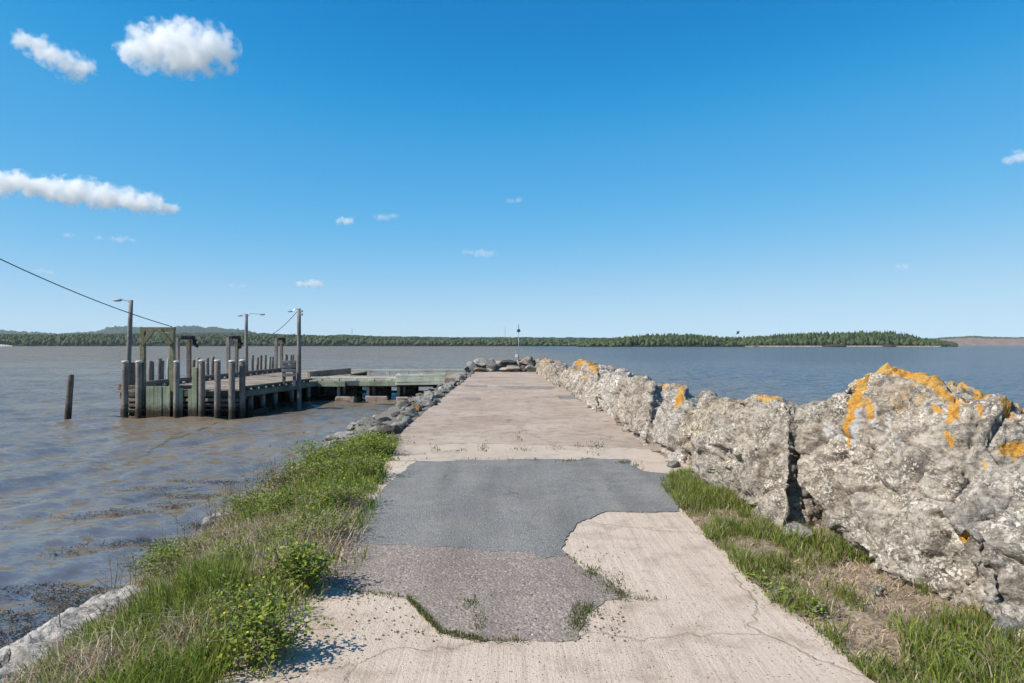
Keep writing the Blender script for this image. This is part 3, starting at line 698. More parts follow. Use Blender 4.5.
def short_litter():                      # flattened dead thatch on both verges
    n = 26000
    x, y, t = bank_points(n, -.03, .95)
    B = np.stack([x, y, ground_z(x, y)-.01], 1)
    y2 = 3.0+8*rng.random(14000)**1.2; p = interp(y2, PY, PX); r_ = interp(y2, RY, RX)
    x2 = p-.05+(r_+.25-p)*rng.random(14000)
    B = np.concatenate([B, np.stack([x2, y2, ground_z(x2, y2)-.005], 1)])
    m = len(B)
    blades('dead_thatch', B, rng.uniform(.02, .06, m), rng.uniform(.004, .008, m), rng.uniform(.8, 2.4, m), tints(m, DRY, .2), M['dry'], droop=.3)
short_litter()

def right_verge():
    n = 60000
    y = 2.9+6.3*rng.random(n)**1.25
    p = interp(y, PY, PX); r_ = interp(y, RY, RX)
    t = rng.random(n); x = p-.03+(r_+.2-p)*t
    g1 = nz2(x, y, 1.7, 4.4); g2 = nz2(x, y, 5.0, 2.2)
    dens = .34+g1*.9+g2*.6+.55*np.clip(t-.45, 0, 1)
    dens += .55*np.exp(-((y-7.9)/.75)**2)*(t > .15)+.35*np.exp(-((y-3.6)/.7)**2)*(t > .35)-.45*np.exp(-((y-6.75)/.35)**2)
    ok = rng.random(n) < np.clip(dens*1.5-.15, .02, .95)
    i = np.where(ok)[0]
    h = rng.uniform(.06, .17, len(i))*np.clip(.75+dens[i]*.5, .6, 1.5)
    B = np.stack([x[i], y[i], ground_z(x[i], y[i])-.01], 1)
    c = tints(len(i), GREEN, .16)
    dr = rng.random(len(i)) < .16; c[dr] = tints(int(dr.sum()), DRY, .15)
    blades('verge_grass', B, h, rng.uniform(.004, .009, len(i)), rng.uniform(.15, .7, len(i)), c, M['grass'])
right_verge()

def crack_weeds():                       # grass growing out of the joints
    P = []
    def spot(px, py, rx, ry, n):
        for _ in range(n): P.append(G(px+random.gauss(0, rx), py+random.gauss(0, ry), .005))
    for (px, py, rx, ry, n) in [(436, 450, 3, 2.2, 40), (456, 451, 6, .8, 26), (483, 448, 2.4, 2.5, 60), (522, 450, 5, 1.2, 50), (519, 437, 1.5, 4, 26), (556, 449, 5, 1.0, 30), (578, 446, 3, 1, 14), (596, 447, 5, 4, 90), (509, 421, 1.5, 1.2, 12),
                                (568, 461, 8, .8, 50), (624, 463, 5, .8, 60), (636, 466, 2, 1, 30), (500, 460, 40, .5, 50), (578, 620, 5, 7, 240), (588, 611, 6, 4, 160), (470, 604, 5, 4, 70), (480, 622, 4, 7, 70), (592, 573, 5, 4, 120), (610, 585, 7, 5, 140), (622, 595, 6, 3, 90), (640, 599, 12, 1, 60)]:
        spot(px, py, rx, ry, n)
    for (a, b, n) in [((408, 598), (424, 615), 260), ((424, 615), (440, 632), 260), ((440, 632), (482, 640), 240), ((482, 640), (530, 642), 60), ((345, 592), (405, 597), 90), ((566, 556), (598, 574), 60)]:
        for _ in range(n):
            t = random.random(); P.append(G(a[0]+(b[0]-a[0])*t+random.gauss(0, 1.6), a[1]+(b[1]-a[1])*t+random.gauss(0, 1.4), .005))
    B = np.array([p[:] for p in P]); m = len(B)
    c = tints(m, [(.10, .15, .03), (.15, .17, .05), (.2, .18, .08)], .18)
    sc = np.clip(B[:, 1]/6, .9, 1.8)
    blades('crack_grass', B, rng.uniform(.012, .04, m)*np.minimum(sc, 1.25), rng.uniform(.004, .008, m)*sc, rng.uniform(.2, .9, m), c, M['grass'])
crack_weeds()

def shrub(loc, rad, hgt, nleaf, label, leafsize=.03, cols=None, seed=0, nstem=9, bare=0.0, cat='shrub', group=None, name='leafy_shrub', flowers=0):
    r = np.random.default_rng(seed+900)
    root = empty(name, loc, label, cat, group)
    mb = MB(); tips = []
    for k in range(nstem):
        a = r.uniform(0, 6.28); rr_ = rad*r.uniform(.25, 1.0); h = hgt*r.uniform(.6, 1.05)*(1-.3*(rr_/rad)**2)
        p0 = Vector(loc)+Vector((r.uniform(-.25, .25)*rad, r.uniform(-.25, .25)*rad, -.04))
        p3 = Vector(loc)+Vector((math.cos(a)*rr_, math.sin(a)*rr_, h))
        m = p0.lerp(p3, .5)+Vector((r.uniform(-.04, .04), r.uniform(-.04, .04), h*.12))
        mb.tube([p0, m, p3], [.005, .004, .0018], n=4, cap=False); tips.append((p0, m, p3))
        for j in range(3):
            t = r.uniform(.35, .95); b = p0.lerp(m, t*2) if t < .5 else m.lerp(p3, t*2-1)
            e = b+Vector((r.normal()*.4*rad, r.normal()*.4*rad, abs(r.normal())*.3*hgt))
            mb.tube([b, e], [.003, .0012], n=3, cap=False); tips.append((b, b.lerp(e, .5), e))
    mb.build('stem', M['twig'], root)
    cols = cols or [(.10, .16, .025), (.14, .20, .035), (.075, .125, .02), (.18, .21, .05)]
    n = nleaf; V = np.zeros((n, 6, 3)); C = np.zeros((n, 6, 3))
    cl = tints(n, cols, .18, r)
    for i in range(n):
        a, b, c = tips[r.integers(len(tips))]
        t = r.uniform(.25, 1.05)**.8
        p = (a.lerp(b, t*2) if t < .5 else b.lerp(c, t*2-1))+Vector(r.normal(0, .03+.05*rad, 3))
        if p.z < loc[2]+.01: p.z = loc[2]+.01+r.uniform(0, .05)
        d = Vector((r.normal(), r.normal(), r.normal()*.5+.25)).normalized()
        u = d.cross(Vector((r.normal()*.4, r.normal()*.4, 1))).normalized(); nn = u.cross(d)
        s = leafsize*r.uniform(.6, 1.3)
        V[i] = [p, p+d*s*.45+u*s*.36+nn*s*.1, p+d*s*.45, p+d*s*.45-u*s*.36+nn*s*.1, p+d*s*1.05-nn*s*.1, p+d*s*.8]
        C[i] = cl[i]
    k = np.arange(n)*6
    f = np.concatenate([np.stack([k, k+2, k+1], 1), np.stack([k, k+3, k+2], 1), np.stack([k+2, k+4, k+1], 1), np.stack([k+2, k+3, k+4], 1)])
    me = mesh_np('foliage', V.reshape(-1, 3), [f], False, C.reshape(-1, 3))
    link('foliage', me, M['leaf'], root)
    if flowers:
        for _ in range(flowers):
            a, b, c = tips[r.integers(len(tips))]
            mb = MB(); mb.box(c+Vector(r.normal(0, .03, 3)), (.014, .014, .008), bev=.003)
            mb.build('flower', M['yellow'], root)
    return root
M['yellow'] = mat_plain('yellow_petals', (.75, .5, .03), .7)
BR = [(.20, .27, .034), (.26, .325, .05), (.15, .20, .028), (.22, .24, .05)]
YL = [(.22, .27, .045), (.27, .30, .06), (.16, .21, .035)]
OL = [(.18, .21, .05), (.23, .23, .07), (.14, .165, .04), (.20, .15, .07)]
GB = 'leafy shrubs on the left grass bank'
def onb(px, py, z):
    p = G(px, py, z); return (p.x, p.y, gz(p.x, p.y))
shr = [((-1.40, 3.7), .25, .27, 480, BR, 'bright green leafy weed leaning over the near left edge of the concrete', .034, 3),
       ((-1.62, 4.1), .18, .26, 260, YL, 'yellow flowered weed behind the nearest leafy weed on the left bank', .03, 9),
       ((-1.5, 4.75), .22, .32, 560, BR, 'broad leaved green weed at the corner where concrete meets gravel', .04, 0),
       ((-1.72, 5.9), .32, .28, 560, YL, 'dense yellow green bush beside the gravel patch', .032, 5),
       ((-2.3, 5.7), .2, .22, 240, BR, 'rounded green bush inside the grass behind the gravel patch bush', .034, 0),
       ((-1.80, 7.1), .26, .30, 640, BR, 'dark green bush beside the near end of the asphalt', .034, 0),
       ((-2.4, 7.5), .38, .30, 760, YL, 'wide yellow green bush halfway up the bank beside the asphalt', .036, 0),
       ((-2.0, 8.8), .34, .30, 760, BR, 'green bush beside the middle of the asphalt edge', .038, 0),
       ((-2.6, 9.3), .44, .34, 860, YL, 'light green bush set back from the middle of the asphalt edge', .04, 0),
       ((-2.2, 10.7), .42, .28, 760, BR, 'green bush at the far left corner of the asphalt', .042, 0),
       ((-2.45, 11.7), .42, .22, 620, YL, 'last leafy bush before the riprap on the left pier edge', .045, 0),
       ((-3.0, 10.5), .42, .44, 620, YL, 'tall bush standing out highest against the water', .042, 0),
       ((-3.2, 9.6), .34, .27, 460, OL, 'olive bush on the water side below the tallest bush', .042, 0),
       ((-3.35, 8.7), .36, .28, 520, YL, 'olive green bush on the water side among dead stems', .04, 0),
       ((-3.4, 6.9), .36, .30, 640, YL, 'outermost bush overhanging the water past the bleached ledge', .036, 0),
       ((-3.0, 6.2), .24, .26, 320, OL, 'low reddish olive bush rising from dry grass above the ledge', .032, 0)]
for i, ((x, y), rad, h, n, cols, lab, ls, fl) in enumerate(shr):
    shrub((x, y, gz(x, y)), rad*1.12, h*1.1, int(n*3.2), lab, ls*.78, cols, seed=i, group=GB, flowers=fl, nstem=16)
for i, (px, py, rad, h, n, lab) in enumerate([(780, 600, .12, .10, 120, 'small bright weed at the edge of the concrete by the right verge'), (815, 612, .1, .1, 90, 'broad leaved weed in the middle of the right verge'),
                                               (955, 660, .12, .14, 120, 'leafy weed in the near right corner of the verge'), (760, 583, .1, .08, 90, 'low weed on the verge edge across from the gravel patch')]):
    p = G(px, py); shrub((p.x, p.y, -.02), rad, h, n, lab, .028, BR, seed=50+i, name='weed', cat='weed', group='weeds on the right verge', nstem=6)

# bare stems that stick up along the water side
def dead_stems():
    r = random.Random(11)
    for i in range(14):
        y = [5.0, 5.3, 7.7, 8.3, 8.8, 9.3, 9.8, 10.4, 11.0, 11.6, 12.3, 12.8, 13.4, 6.6][i]
        e = float(interp(y, EY, EX)); w = float(interp(y, WY, WX)); x = lerp(e, w, r.uniform(.82, .93))
        z = gz(x, y); mb = MB()
        for k in range(7 if i > 1 else 3):
            a = r.uniform(0, 6.28); h = r.uniform(.25, .6); s = r.uniform(.02, .2)
            p0 = Vector((x+r.uniform(-.1, .1), y+r.uniform(-.1, .1), z-.03)); p1 = p0+Vector((math.cos(a)*s, math.sin(a)*s, h))
            mb.tube([p0, p0.lerp(p1, .5)+Vector((r.uniform(-.03, .03),)*3), p1], [.006, .005, .002], n=4, cap=False)
            for j in range(4):
                b = p0.lerp(p1, r.uniform(.4, .95)); mb.tube([b, b+Vector((r.uniform(-.13, .13), r.uniform(-.13, .13), r.uniform(.02, .14)))], [.003, .001], n=3, cap=False)
        o = mb.build('dead_stem_clump', M['twig'])
        tag(o, '%s clump of bare grey stems from the near end of the waterside bank' % ORD[i], 'dead stems', 'bare stem clumps along the water')
dead_stems()

def seaweed():
    r = np.random.default_rng(21); n = 50000
    y = 4.8+9*r.random(n)**1.3; w = interp(y, WY, WX); x = w+.1-np.abs(r.normal(0, 1.5, n))
    g = nz2(x*.8, y*2.2, 1.0, 7.7); ok = g > .08-.32*np.exp(-((y-5.4)/1.7)**2)
    x, y = x[ok], y[ok]; n = len(x)
    B = np.stack([x, y, np.maximum(ground_z(x, y), WZ)+r.uniform(-.005, .03, n)], 1)
    c = tints(n, [(.03, .025, .012), (.05, .04, .018), (.07, .05, .03), (.02, .018, .014)], .2, r)
    blades('seaweed', B, r.uniform(.006, .018, n), r.uniform(.006, .016, n), r.uniform(1.5, 5, n), c, M['dry'], droop=.1)
seaweed()
def pebbles():
    r = np.random.default_rng(5); v0, f0 = ico(1); n = 900
    V, Fc, C = [], [], []
    pts = []
    while len(pts) < n:
        u = r.random()
        if u < .95: px, py = r.uniform(345, 625), r.uniform(545, 641); p = G(px, py, .006)
        else: px, py = r.uniform(300, 860), r.uniform(470, 683); p = G(px, py, .003)
        pts.append((p, r.uniform(.003, .009)))
    for k in range(200):
        y = r.uniform(3, 8.5); x = float(interp(y, PY, PX))+r.uniform(-.1, .5); pts.append((Vector((x, y, -.02)), r.uniform(.006, .02)))
    for i, (p, s) in enumerate(pts):
        V.append(v0*np.array([s, s, s*.6])*r.uniform(.7, 1.3, 3)+np.array(p[:])); Fc.append(f0+i*len(v0))
        C.append(np.repeat(tints(1, [(.3, .25, .21), (.18, .15, .13), (.4, .36, .32)], .2, r), len(v0), axis=0))
    o = link('loose_gravel', mesh_np('loose_gravel', np.concatenate(V), [np.concatenate(Fc)], True, np.concatenate(C)), M['tree']); o['kind'] = 'stuff'
pebbles()

# ------------------------------------------------------------------ timber wharf
DK = -.05
def xs(y): return -10.3+(y-26.2)*.8/7.0
wh = empty('wharf', (-12.4, 33, WZ), 'old timber wharf with bleached plank deck standing in the brown water', 'wharf')
X0, X1, Y0, Y1 = -15.3, -9.7, 26.3, 47.5
def wharf():
    mb = MB(); y = Y0
    while y < Y1:
        xe = min(xs(y), X1); mb.box(((X0+xe)/2+random.uniform(-.02, .02), y+.11, DK-.04+random.uniform(-.008, .008)), (xe-X0, .2, .08)); y += .215
    x = X1+.1
    while x < -3.5:
        mb.box((x, 36.2, DK-.04+random.uniform(-.008, .008)), (.2, 5.9, .08)); x += .215
    mb.build('deck_planking', M['planks'], wh)
    mb = MB()
    for y in np.arange(Y0+.3, Y1, 1.3): mb.bar((X0+.1, y, -.27), (xs(min(y, 31))-.1, y, -.27), .22, .26)
    for x in np.arange(X0+.4, X1-.8, .9): mb.bar((x, Y0+.45, -.50), (x, Y1, -.50), .2, .22)
    for z in (-.95, -.68): mb.bar((X0+.3, Y0+.55, z), (X1-.9, Y0+.55, z), .2, .18)
    for k in range(5): mb.bar((X0+.7+k*1.1, Y0+.3, -.97+.1*(k % 2)), (X0+.7+k*1.1, Y0+2.0, -.97), .22, .2)
    mb.build('cribwork', M['brownpile'], wh)
    mb = MB()                            # added close boarding that keeps the space under the deck dark
    for k, y in enumerate(np.arange(Y0+1.2, Y1-.3, .3)): mb.box((X1-1.4+random.uniform(-.01, .01), y, -.95), (.07, .285, 1.2))
    for k, x in enumerate(np.arange(X0+.2, X1-1.5, .3)): mb.box((x, Y0+1.0+random.uniform(-.01, .01), -.95), (.285, .07, 1.2))
    mb.build('dark_backing', M['blackshade'], wh)
    mb = MB()
    mb.bar((xs(Y0)+.06, Y0, -.17), (xs(33.1)+.06, 33.1, -.17), .12, .22, .01)
    mb.build('side_fascia', M['darkgreen'], wh)
    mb = MB(); mb.bar((X0+.5, Y0-.03, -.18), (xs(Y0), Y0-.03, -.18), .12, .2, .01)
    mb.build('front_fascia', M['darkgreen'], wh)
    mb = MB()
    for k, z in enumerate((-.42, -.62, -.83)): mb.bar((X0+.35+.1*k, Y0+.02*(k % 2), z), (xs(Y0)-.15*k, Y0+.02*(k % 2), z), .14, .12, .015)
    mb.build('front_log', M['silver'], wh)
    mb = MB()
    for k, y in enumerate(np.arange(Y0+.3, 32.6, .62)): mb.box((xs(y)-.06, y, DK+.035), (.18, .24, .07), bev=.01)
    mb.bar((xs(Y0)-.06, Y0+.1, DK+.115), (xs(32.7)-.06, 32.7, DK+.115), .18, .09, .015)
    mb.build('side_bull_rail', M['darkgreen'], wh)
    mb = MB()
    for y in np.arange(Y0+.3, Y1, .9): mb.box((X0+.12, y, DK+.05), (.2, .3, .1), bev=.01)
    mb.bar((X0+.12, Y0+.2, DK+.17), (X0+.12, Y1, DK+.17), .2, .15, .015)
    mb.bar((X0+.5, Y0+.1, DK+.12), (X0+3.4, Y0+.1, DK+.12), .2, .15, .015)
    mb.build('seaward_bull_rail', M['brownpile'], wh)
    for y in (26.9, 27.9, 29.0, 30.6, 32.4):
        mb = MB(); mb.tube([(xs(y)-.08, y, -1.9), (xs(y)-.08, y, -.2)], .11, 10); mb.build('side_post', M['silver'], wh)
    for x in np.arange(X0+.9, X1-.9, 1.2):
        for y in np.arange(Y0+3, Y1, 3.2):
            mb = MB(); mb.tube([(x, y, -2), (x, y, -.3)], .13, 8); mb.build('inner_post', M['blackshade'], wh)
    # approach to the pier
    mb = MB()
    mb.bar((xs(33.1)+.1, 33.2, -.19), (-8.1, 33.2, -.19), .14, .26, .01); mb.bar((-7.4, 33.2, -.18), (-5.6, 33.2, -.18), .14, .22, .01)
    mb.build('approach_fascia', M['green'], wh)
    mb = MB(); mb.bar((-8.1, 33.25, -.16), (-7.4, 33.25, -.16), .12, .24, .01)
    mb.build('fascia_shade', M['greyblue'], wh)  # blue-grey length whose colour stands in for dark shading on the fascia
    mb = MB()
    for x in np.arange(X1+.3, -5.8, .85): mb.box((x, 33.3, DK+.05), (.3, .2, .1), bev=.01)
    mb.bar((X1-.1, 33.3, DK+.15), (-5.4, 33.3, DK+.13), .18, .10, .015)
    mb.build('approach_bull_rail', M['palegreen'], wh)
    mb = MB(); mb.bar((X1+.2, 39.1, DK+.30), (-2.7, 39.1, DK+.30), .16, .10, .01); mb.bar((-5.4, 39.1, DK+.08), (-2.8, 39.1, DK+.08), .16, .2, .01)
    for x in np.arange(X1+.4, -2.9, 1.1): mb.box((x, 39.1, DK+.12), (.16, .14, .26), bev=.01)
    mb.build('far_bull_rail', M['palegreen'], wh)
    mb = MB()
    for k in range(4): mb.bar((-5.62+random.uniform(-.03, .03), 33.05+random.uniform(-.01, .01), .22-k*.135), (-3.2, 33.05, .25-k*.135), .10, .120, .01)
    for x in (-5.5, -4.4, -3.3): mb.box((x, 33.14, .05), (.12, .08, .55))
    mb.build('side_boards', M['palegreen'], wh)
    mb = MB()
    for y in np.arange(33.6, 39, 1.2): mb.bar((X1, y, -.22), (-3.2, y, -.22), .2, .26)
    mb.bar((-8.0, 33.9, -.62), (-3.6, 33.9, -.62), .14, .12)
    mb.build('approach_stringers', M['blackshade'], wh)
    mb = MB(); a, b = Vector((-10.3, 34.6, .2)), Vector((-8.9, 37.5, .28)); mb.bar(a, b, .2, .32, .02)
    mb.build('inner_kerb', M['brownpile'], wh)
wharf()
# bents that carry the approach
GBent = 'bents under the wharf approach'
for i, (x0, x1, lab) in enumerate([(-8.55, -7.65, 'black timber bent on a pinkish footing nearest the wharf'), (-7.1, -6.15, 'middle black timber bent on a pinkish footing with pale posts'), (-5.6, -4.75, 'black timber bent on a pink block nearest the concrete pier')]):
    t = empty('approach_bent', ((x0+x1)/2, 33.8, WZ), lab, 'bent', GBent)
    mb = MB()
    for k in range(4): mb.box((x0+(k+.5)*(x1-x0)/4, 33.75, -.62), ((x1-x0)/4-.01, .12, .74))
    mb.box(((x0+x1)/2+.1, 34.5, -.62), (x1-x0-.3, 1.3, .72)); mb.build('boarding', M['blackshade'], t)
    mb = MB(); mb.box((x0+.02, 33.6, -.6), (.14, .14, .8), bev=.01); mb.build('post', M['palegreen'], t)
    mb = MB(); mb.box((x0+.3, 33.6, -.6), (.12, .14, .8), bev=.01); mb.build('post', M['silver'], t)
    mb = MB(); mb.box(((x0+x1)/2, 34.0, -.97), (x1-x0+.1, 1.5, .30), bev=.05, jit=.07)
    mb.build('footing', M['pinkblock'], t)
mb = MB(); mb.box((-2.9, 35.6, -.35), (.72, 5.4, .95), bev=.03, jit=.02)
tag(mb.build('concrete_abutment', M['pinkblock']), 'pinkish concrete abutment block where the wharf approach meets the pier', 'abutment')

# piles
M['capwhite'] = mat_plain('pale_pile_cap', (.55, .53, .51), .8)
def pile(x, y, top, r, mat, label, group, name='timber_pile', lean=(0, 0), square=False, bottom=-2.2, cap=False):
    mb = MB()
    a, b = Vector((x, y, bottom)), Vector((x+lean[0], y+lean[1], top))
    if square: mb.bar(a, b, r*1.8, r*1.8, .012)
    else:
        k = 7; mb.tube([a.lerp(b, i/k)+Vector((random.gauss(0, .004), random.gauss(0, .004), 0)) for i in range(k)]+[b-Vector((0, 0, .02)), b], [r*(1.06-.1*i/k) for i in range(k)]+[r*.95, r*.86], 12, wob=.05)
    o = tag(mb.build(name, mat), label, 'pile', group)
    if cap:
        mb = MB(); mb.tube([b-Vector((0, 0, .03)), b+Vector((0, 0, .03)), b+Vector((0, 0, .05))], [r*1.04, r*1.04, r*.8], 12); mb.build('cap', M['capwhite'], o)
    return o
def px2x(px, D): return (px-CX)/F*D
front = [(125, 362, .115, 'silver', 0), (138.5, 362, .115, 'silver', 0), (176, 362, .105, 'silver', 0), (195.5, 367.5, .10, 'green', 1), (201.5, 361, .12, 'silver', 0), (217, 361, .115, 'silver', 0), (232, 361.5, .12, 'silver', 0), (239.5, 361, .115, 'silver', 0)]
for i, (px, py, r, mt, sq) in enumerate(front):
    D = 25.95; lab = 'green stained square pile between round piles on the wharf front' if sq else '%s thick pale topped pile from the left on the wharf front' % ORD[i if i < 3 else i-1]
    pile(px2x(px, D), D+(.25 if i == 7 else 0), EYE-(py-HY)/F*D, r, M[mt], lab, 'fender piles across the wharf front', square=bool(sq), lean=(.01*(i % 3-1), .03), cap=not sq)
for i, (px, D, py, r, lab) in enumerate([(131.5, 27.0, 362.5, .10, 'dark pile just behind the two front left corner piles'), (120.5, 26.6, 398, .08, 'short leaning pile stub outside the front left corner'), (134.6, 27.6, 363, .09, 'thin reddish dark pile behind the two front left corner piles')]):
    pile(px2x(px, D), D, EYE-(py-HY)/F*D, r, M['brownpile'], lab, 'fender piles at the wharf corner', lean=(.12 if i == 1 else .02, 0))
back = [147.5, 151, 158, 161.5, 166, 191, 197, 208, 211, 214.5, 243, 246.5, 251.5, 256, 260.5, 263.5, 268, 271.5, 284.5, 287.5, 290.5, 293.5]
for i, px in enumerate(back):
    D = -15.45*F/(px-CX)
    mt = M['green'] if i in (4, 16) else (M['brownpile'] if i % 3 else M['silver'])
    lab = '%s slim dark pile from the near end of the seaward side of the wharf' % (ORD[i] if i < 20 else ['twenty-first', 'twenty-second'][i-20])
    pile(-15.45+random.uniform(-.05, .05), D, 1.06+random.uniform(-.12, .08), .085, mt, lab, 'fender piles along the seaward side of the wharf', lean=(random.uniform(-.06, .12), random.uniform(-.05, .05)))
pile(px2x(66, 25.7), 25.7, EYE-(374.5-HY)/F*25.7, .115, M['brownpile'], 'lone leaning brown pile standing in open water left of the wharf', None, lean=(.18, 0))

# vertical boards and planks on the wharf front
mb = MB()
for k in range(6): mb.box((px2x(148.3+k*4.0, 25.95), 25.95+random.uniform(-.012, .012), -.62+random.uniform(-.012, .012)), (.146, .07, 1.5), bev=.008)
mb.build('board_panel', M['green'], wh)['label'] = 'mint green panel of upright boards'
for i, (px, top, lab) in enumerate([(180.5, 388, 'green upright plank right of the board panel on the wharf front'), (190.8, 389, 'green upright plank beside the green square pile')]):
    mb = MB(); z = EYE-(top-HY)/F*26; mb.box((px2x(px, 26.0), 26.0, (z-1.9)/2), (.17, .09, z+1.9), bev=.01)
    mb.build('fender_plank', M['green'], wh)

# gate frames
def gate(px0, px1, D0, D1, top, base, label, mat, w=.16, brace=True):
    a = Vector((px2x(px0, D0), D0, base)); b = Vector((px2x(px1, D1), D1, base))
    t = empty('gate_frame', ((a+b)/2), label, 'timber frame', 'timber frames on the wharf')
    at, bt = a+Vector((0, 0, top-base)), b+Vector((0, 0, top-base)); d = (b-a).normalized()
    for p, q in ((a, at), (b, bt)):
        mb = MB(); mb.bar(p, q-Vector((0, 0, .005)), w, w, .012); mb.build('post', mat, t)
    mb = MB(); mb.bar(at-d*.1+Vector((0, 0, .08)), bt+d*.1+Vector((0, 0, .08)), w*.8, .17, .012); mb.build('crossbeam', mat, t)
    L_ = (b-a).length*.40; off = Vector((d.y, -d.x, 0))*(w*.5+.03)
    for p, s in ((at, 1), (bt, -1)):
        mb = MB(); mb.bar(p+off-Vector((0, 0, .50)), p+off+d*s*L_+Vector((0, 0, .06)), .06, .17, .008); mb.build('brace', mat, t)
    return t
gate(143, 172.5, 26.15, 26.15, 2.22, -.6, 'olive timber gate frame with corner braces on the wharf front', M['olive'], .17)
for i, (pa, pb, lab) in enumerate([(177.5, 189, 'dark weathered post pair with ragged cap just behind the gate frame'), (228.5, 236, 'dark post pair with ragged cap halfway along the wharf'), (276, 281.5, 'small dark post pair with cap near the far end of the wharf')]):
    D0 = -15.25*F/(pa-CX); D1 = -15.25*F/(pb-CX); top = [2.03, 2.1, 2.1][i]
    t = empty('post_pair', (-15.25, (D0+D1)/2, DK), lab, 'timber frame', 'capped post pairs along the seaward side of the wharf')
    for D in (D0, D1):
        mb = MB(); mb.bar((-15.25, D, -.3), (-15.25+random.uniform(-.06, .06), D, top), .17, .17, .012); mb.build('post', M['silver'] if D == D0 else M['brownpile'], t)
    mb = MB(); mb.bar((-15.1, D0-.1, top+.0), (-15.1, D1+.15, top+.02), .12, .16, .01); mb.build('cap_beam', M['blackshade'], t)
    mb = MB()
    c0 = Vector((-15.08, D1+.05, top-.06)); ends = [c0]
    for k in range(6):
        e0 = random.choice(ends); e1 = e0+Vector((random.uniform(-.03, .16), random.uniform(-.30, .16), random.uniform(-.26, .0)))
        mb.bar(e0, e1, .09, .11); ends.append(e1)
    mb.build('ragged_brace', M['blackshade'], t)

# slatted guard on the right side
t = empty('slatted_guard', (-9.5, 29.6, DK), 'blue grey slatted guard panel beside the tall lamp post', 'guard panel')
D = 29.5
for px, y1 in ((284, 389), (294.5, 386)):
    mb = MB(); x = px2x(px, D); mb.bar((x, D, EYE-(y1-HY)/F*D), (x, D, EYE-(360.5-HY)/F*D), .12, .1, .008); mb.build('post', M['greyblue'], t)
for k, y in enumerate((362, 366.3, 370.6, 375)):
    mb = MB(); z = EYE-(y-HY)/F*D; mb.bar((px2x(282.5, D), D-.08, z), (px2x(296.5, D), D-.08, z+.01*(k % 2)), .05, .14, .006); mb.build('slat', M['greyblue'], t)

# lamp posts
def lamp_post(base, top, r, lamps, label, lean=0.0):
    t = empty('lamp_post', base, label, 'lamp post', 'lamp posts on the wharf')
    b, e = Vector(base), Vector((base[0]+lean, base[1], top))
    mb = MB(); mb.tube([b.lerp(e, k/5) for k in range(6)], [r*(1-.3*k/5) for k in range(6)], 10); mb.build('pole', M['silver_pole'], t)
    for (dx, dz, z0, big) in lamps:
        s = e+Vector((0, 0, z0)); h = s+Vector((dx, -.05, dz))
        mb = MB(); mb.tube([s-Vector((0, 0, .12)), s.lerp(h, .3)+Vector((0, 0, .10*(dz >= 0)+.02)), s.lerp(h, .7)+Vector((0, 0, .05)), h], .018, 6); mb.build('arm', M['steel'], t)
        d = math.copysign(1, dx); q = h+Vector((d*.13, 0, -.02))
        mb = MB(); mb.tube([q-Vector((d*.17*big, 0, 0)), q-Vector((d*.09*big, 0, .005)), q+Vector((d*.12*big, 0, -.01)), q+Vector((d*.2*big, 0, 0))], [.025, .06*big, .055*big, .015], 8)
        mb.build('lamp_head', M['lampgrey'], t)
    return t
M['silver_pole'] = mat_wood('grey_pole_timber', (.17, .155, .145), (.28, .26, .245), wet=False)
lamp_post((px2x(127, 26.9), 26.9, -.3), EYE-(300-HY)/F*26.9, .11, [(-.36, .26, -.24, 1.0)], 'leaning grey lamp post with one curved arm at the front left corner', lean=.16)
lamp_post((-15.15, 38.95, 0), EYE-(314-HY)/F*38.95, .12, [(-.2, -.05, -.02, .8), (.78, .12, -.12, .9)], 'lamp post with two arms in the middle of the seaward side')
lamp_post((px2x(299, 29.75), 29.75, -2.0), EYE-(308.5-HY)/F*29.75, .115, [(-.24, -.08, -.02, .6)], 'tallest lamp post rising from the water beside the slatted guard')
mb = MB(); x = px2x(299, 29.75); zt = EYE-(308.5-HY)/F*29.75
for k in (0, 1): mb.box((x+.13, 29.7, zt-.12-k*.14), (.1, .08, .09), bev=.015)
tag(mb.build('cable_bracket', M['lampgrey']), 'small grey cable bracket near the top of the tallest lamp post', 'bracket')

def cable(a, b, sag, r, label):
    a, b = Vector(a), Vector(b); n = 40
    mb = MB(); mb.tube([a.lerp(b, i/n)-Vector((0, 0, sag*4*(i/n)*(1-i/n))) for i in range(n+1)], r, 5)
    tag(mb.build('overhead_cable', M['black']), label, 'cable')
cable((px2x(172, 26.15), 26.15, 2.40), W(-260, 120, 14.0), .42, .016, 'black overhead cable coming down from upper left to the gate frame')
cable((px2x(299, 29.75)-.1, 29.75, zt-.15), (-15.1, 38.9, EYE-(337-HY)/F*38.9), .5, .014, 'thin slack cable from the tallest lamp post to the two armed lamp post')

# light mast at the pier end
Dm = 44.4; t = empty('light_mast', (px2x(518.6, Dm), Dm, .6), 'slender steel light mast with dark lantern among the end rocks', 'light mast')
xm = px2x(518.6, Dm)
mb = MB(); mb.tube([(xm, Dm, .4), (xm, Dm, EYE-(331-HY)/F*Dm)], .022, 8); mb.build('pole', M['lampgrey'], t)
mb = MB(); z = EYE-(332-HY)/F*Dm; mb.tube([(xm, Dm, z), (xm, Dm, z+.03), (xm, Dm, z+.11), (xm, Dm, z+.2)], [.05, .12, .12, .05], 12); mb.build('lantern', M['navdark'], t)
mb = MB(); mb.tube([(xm, Dm, z+.18), (xm, Dm, z+.5)], .016, 6); mb.build('spike', M['navdark'], t)
mb = MB(); mb.box((xm-.13, Dm-.05, EYE-(356-HY)/F*Dm), (.16, .14, .18), bev=.015); mb.build('equipment_box', M['white'], t)

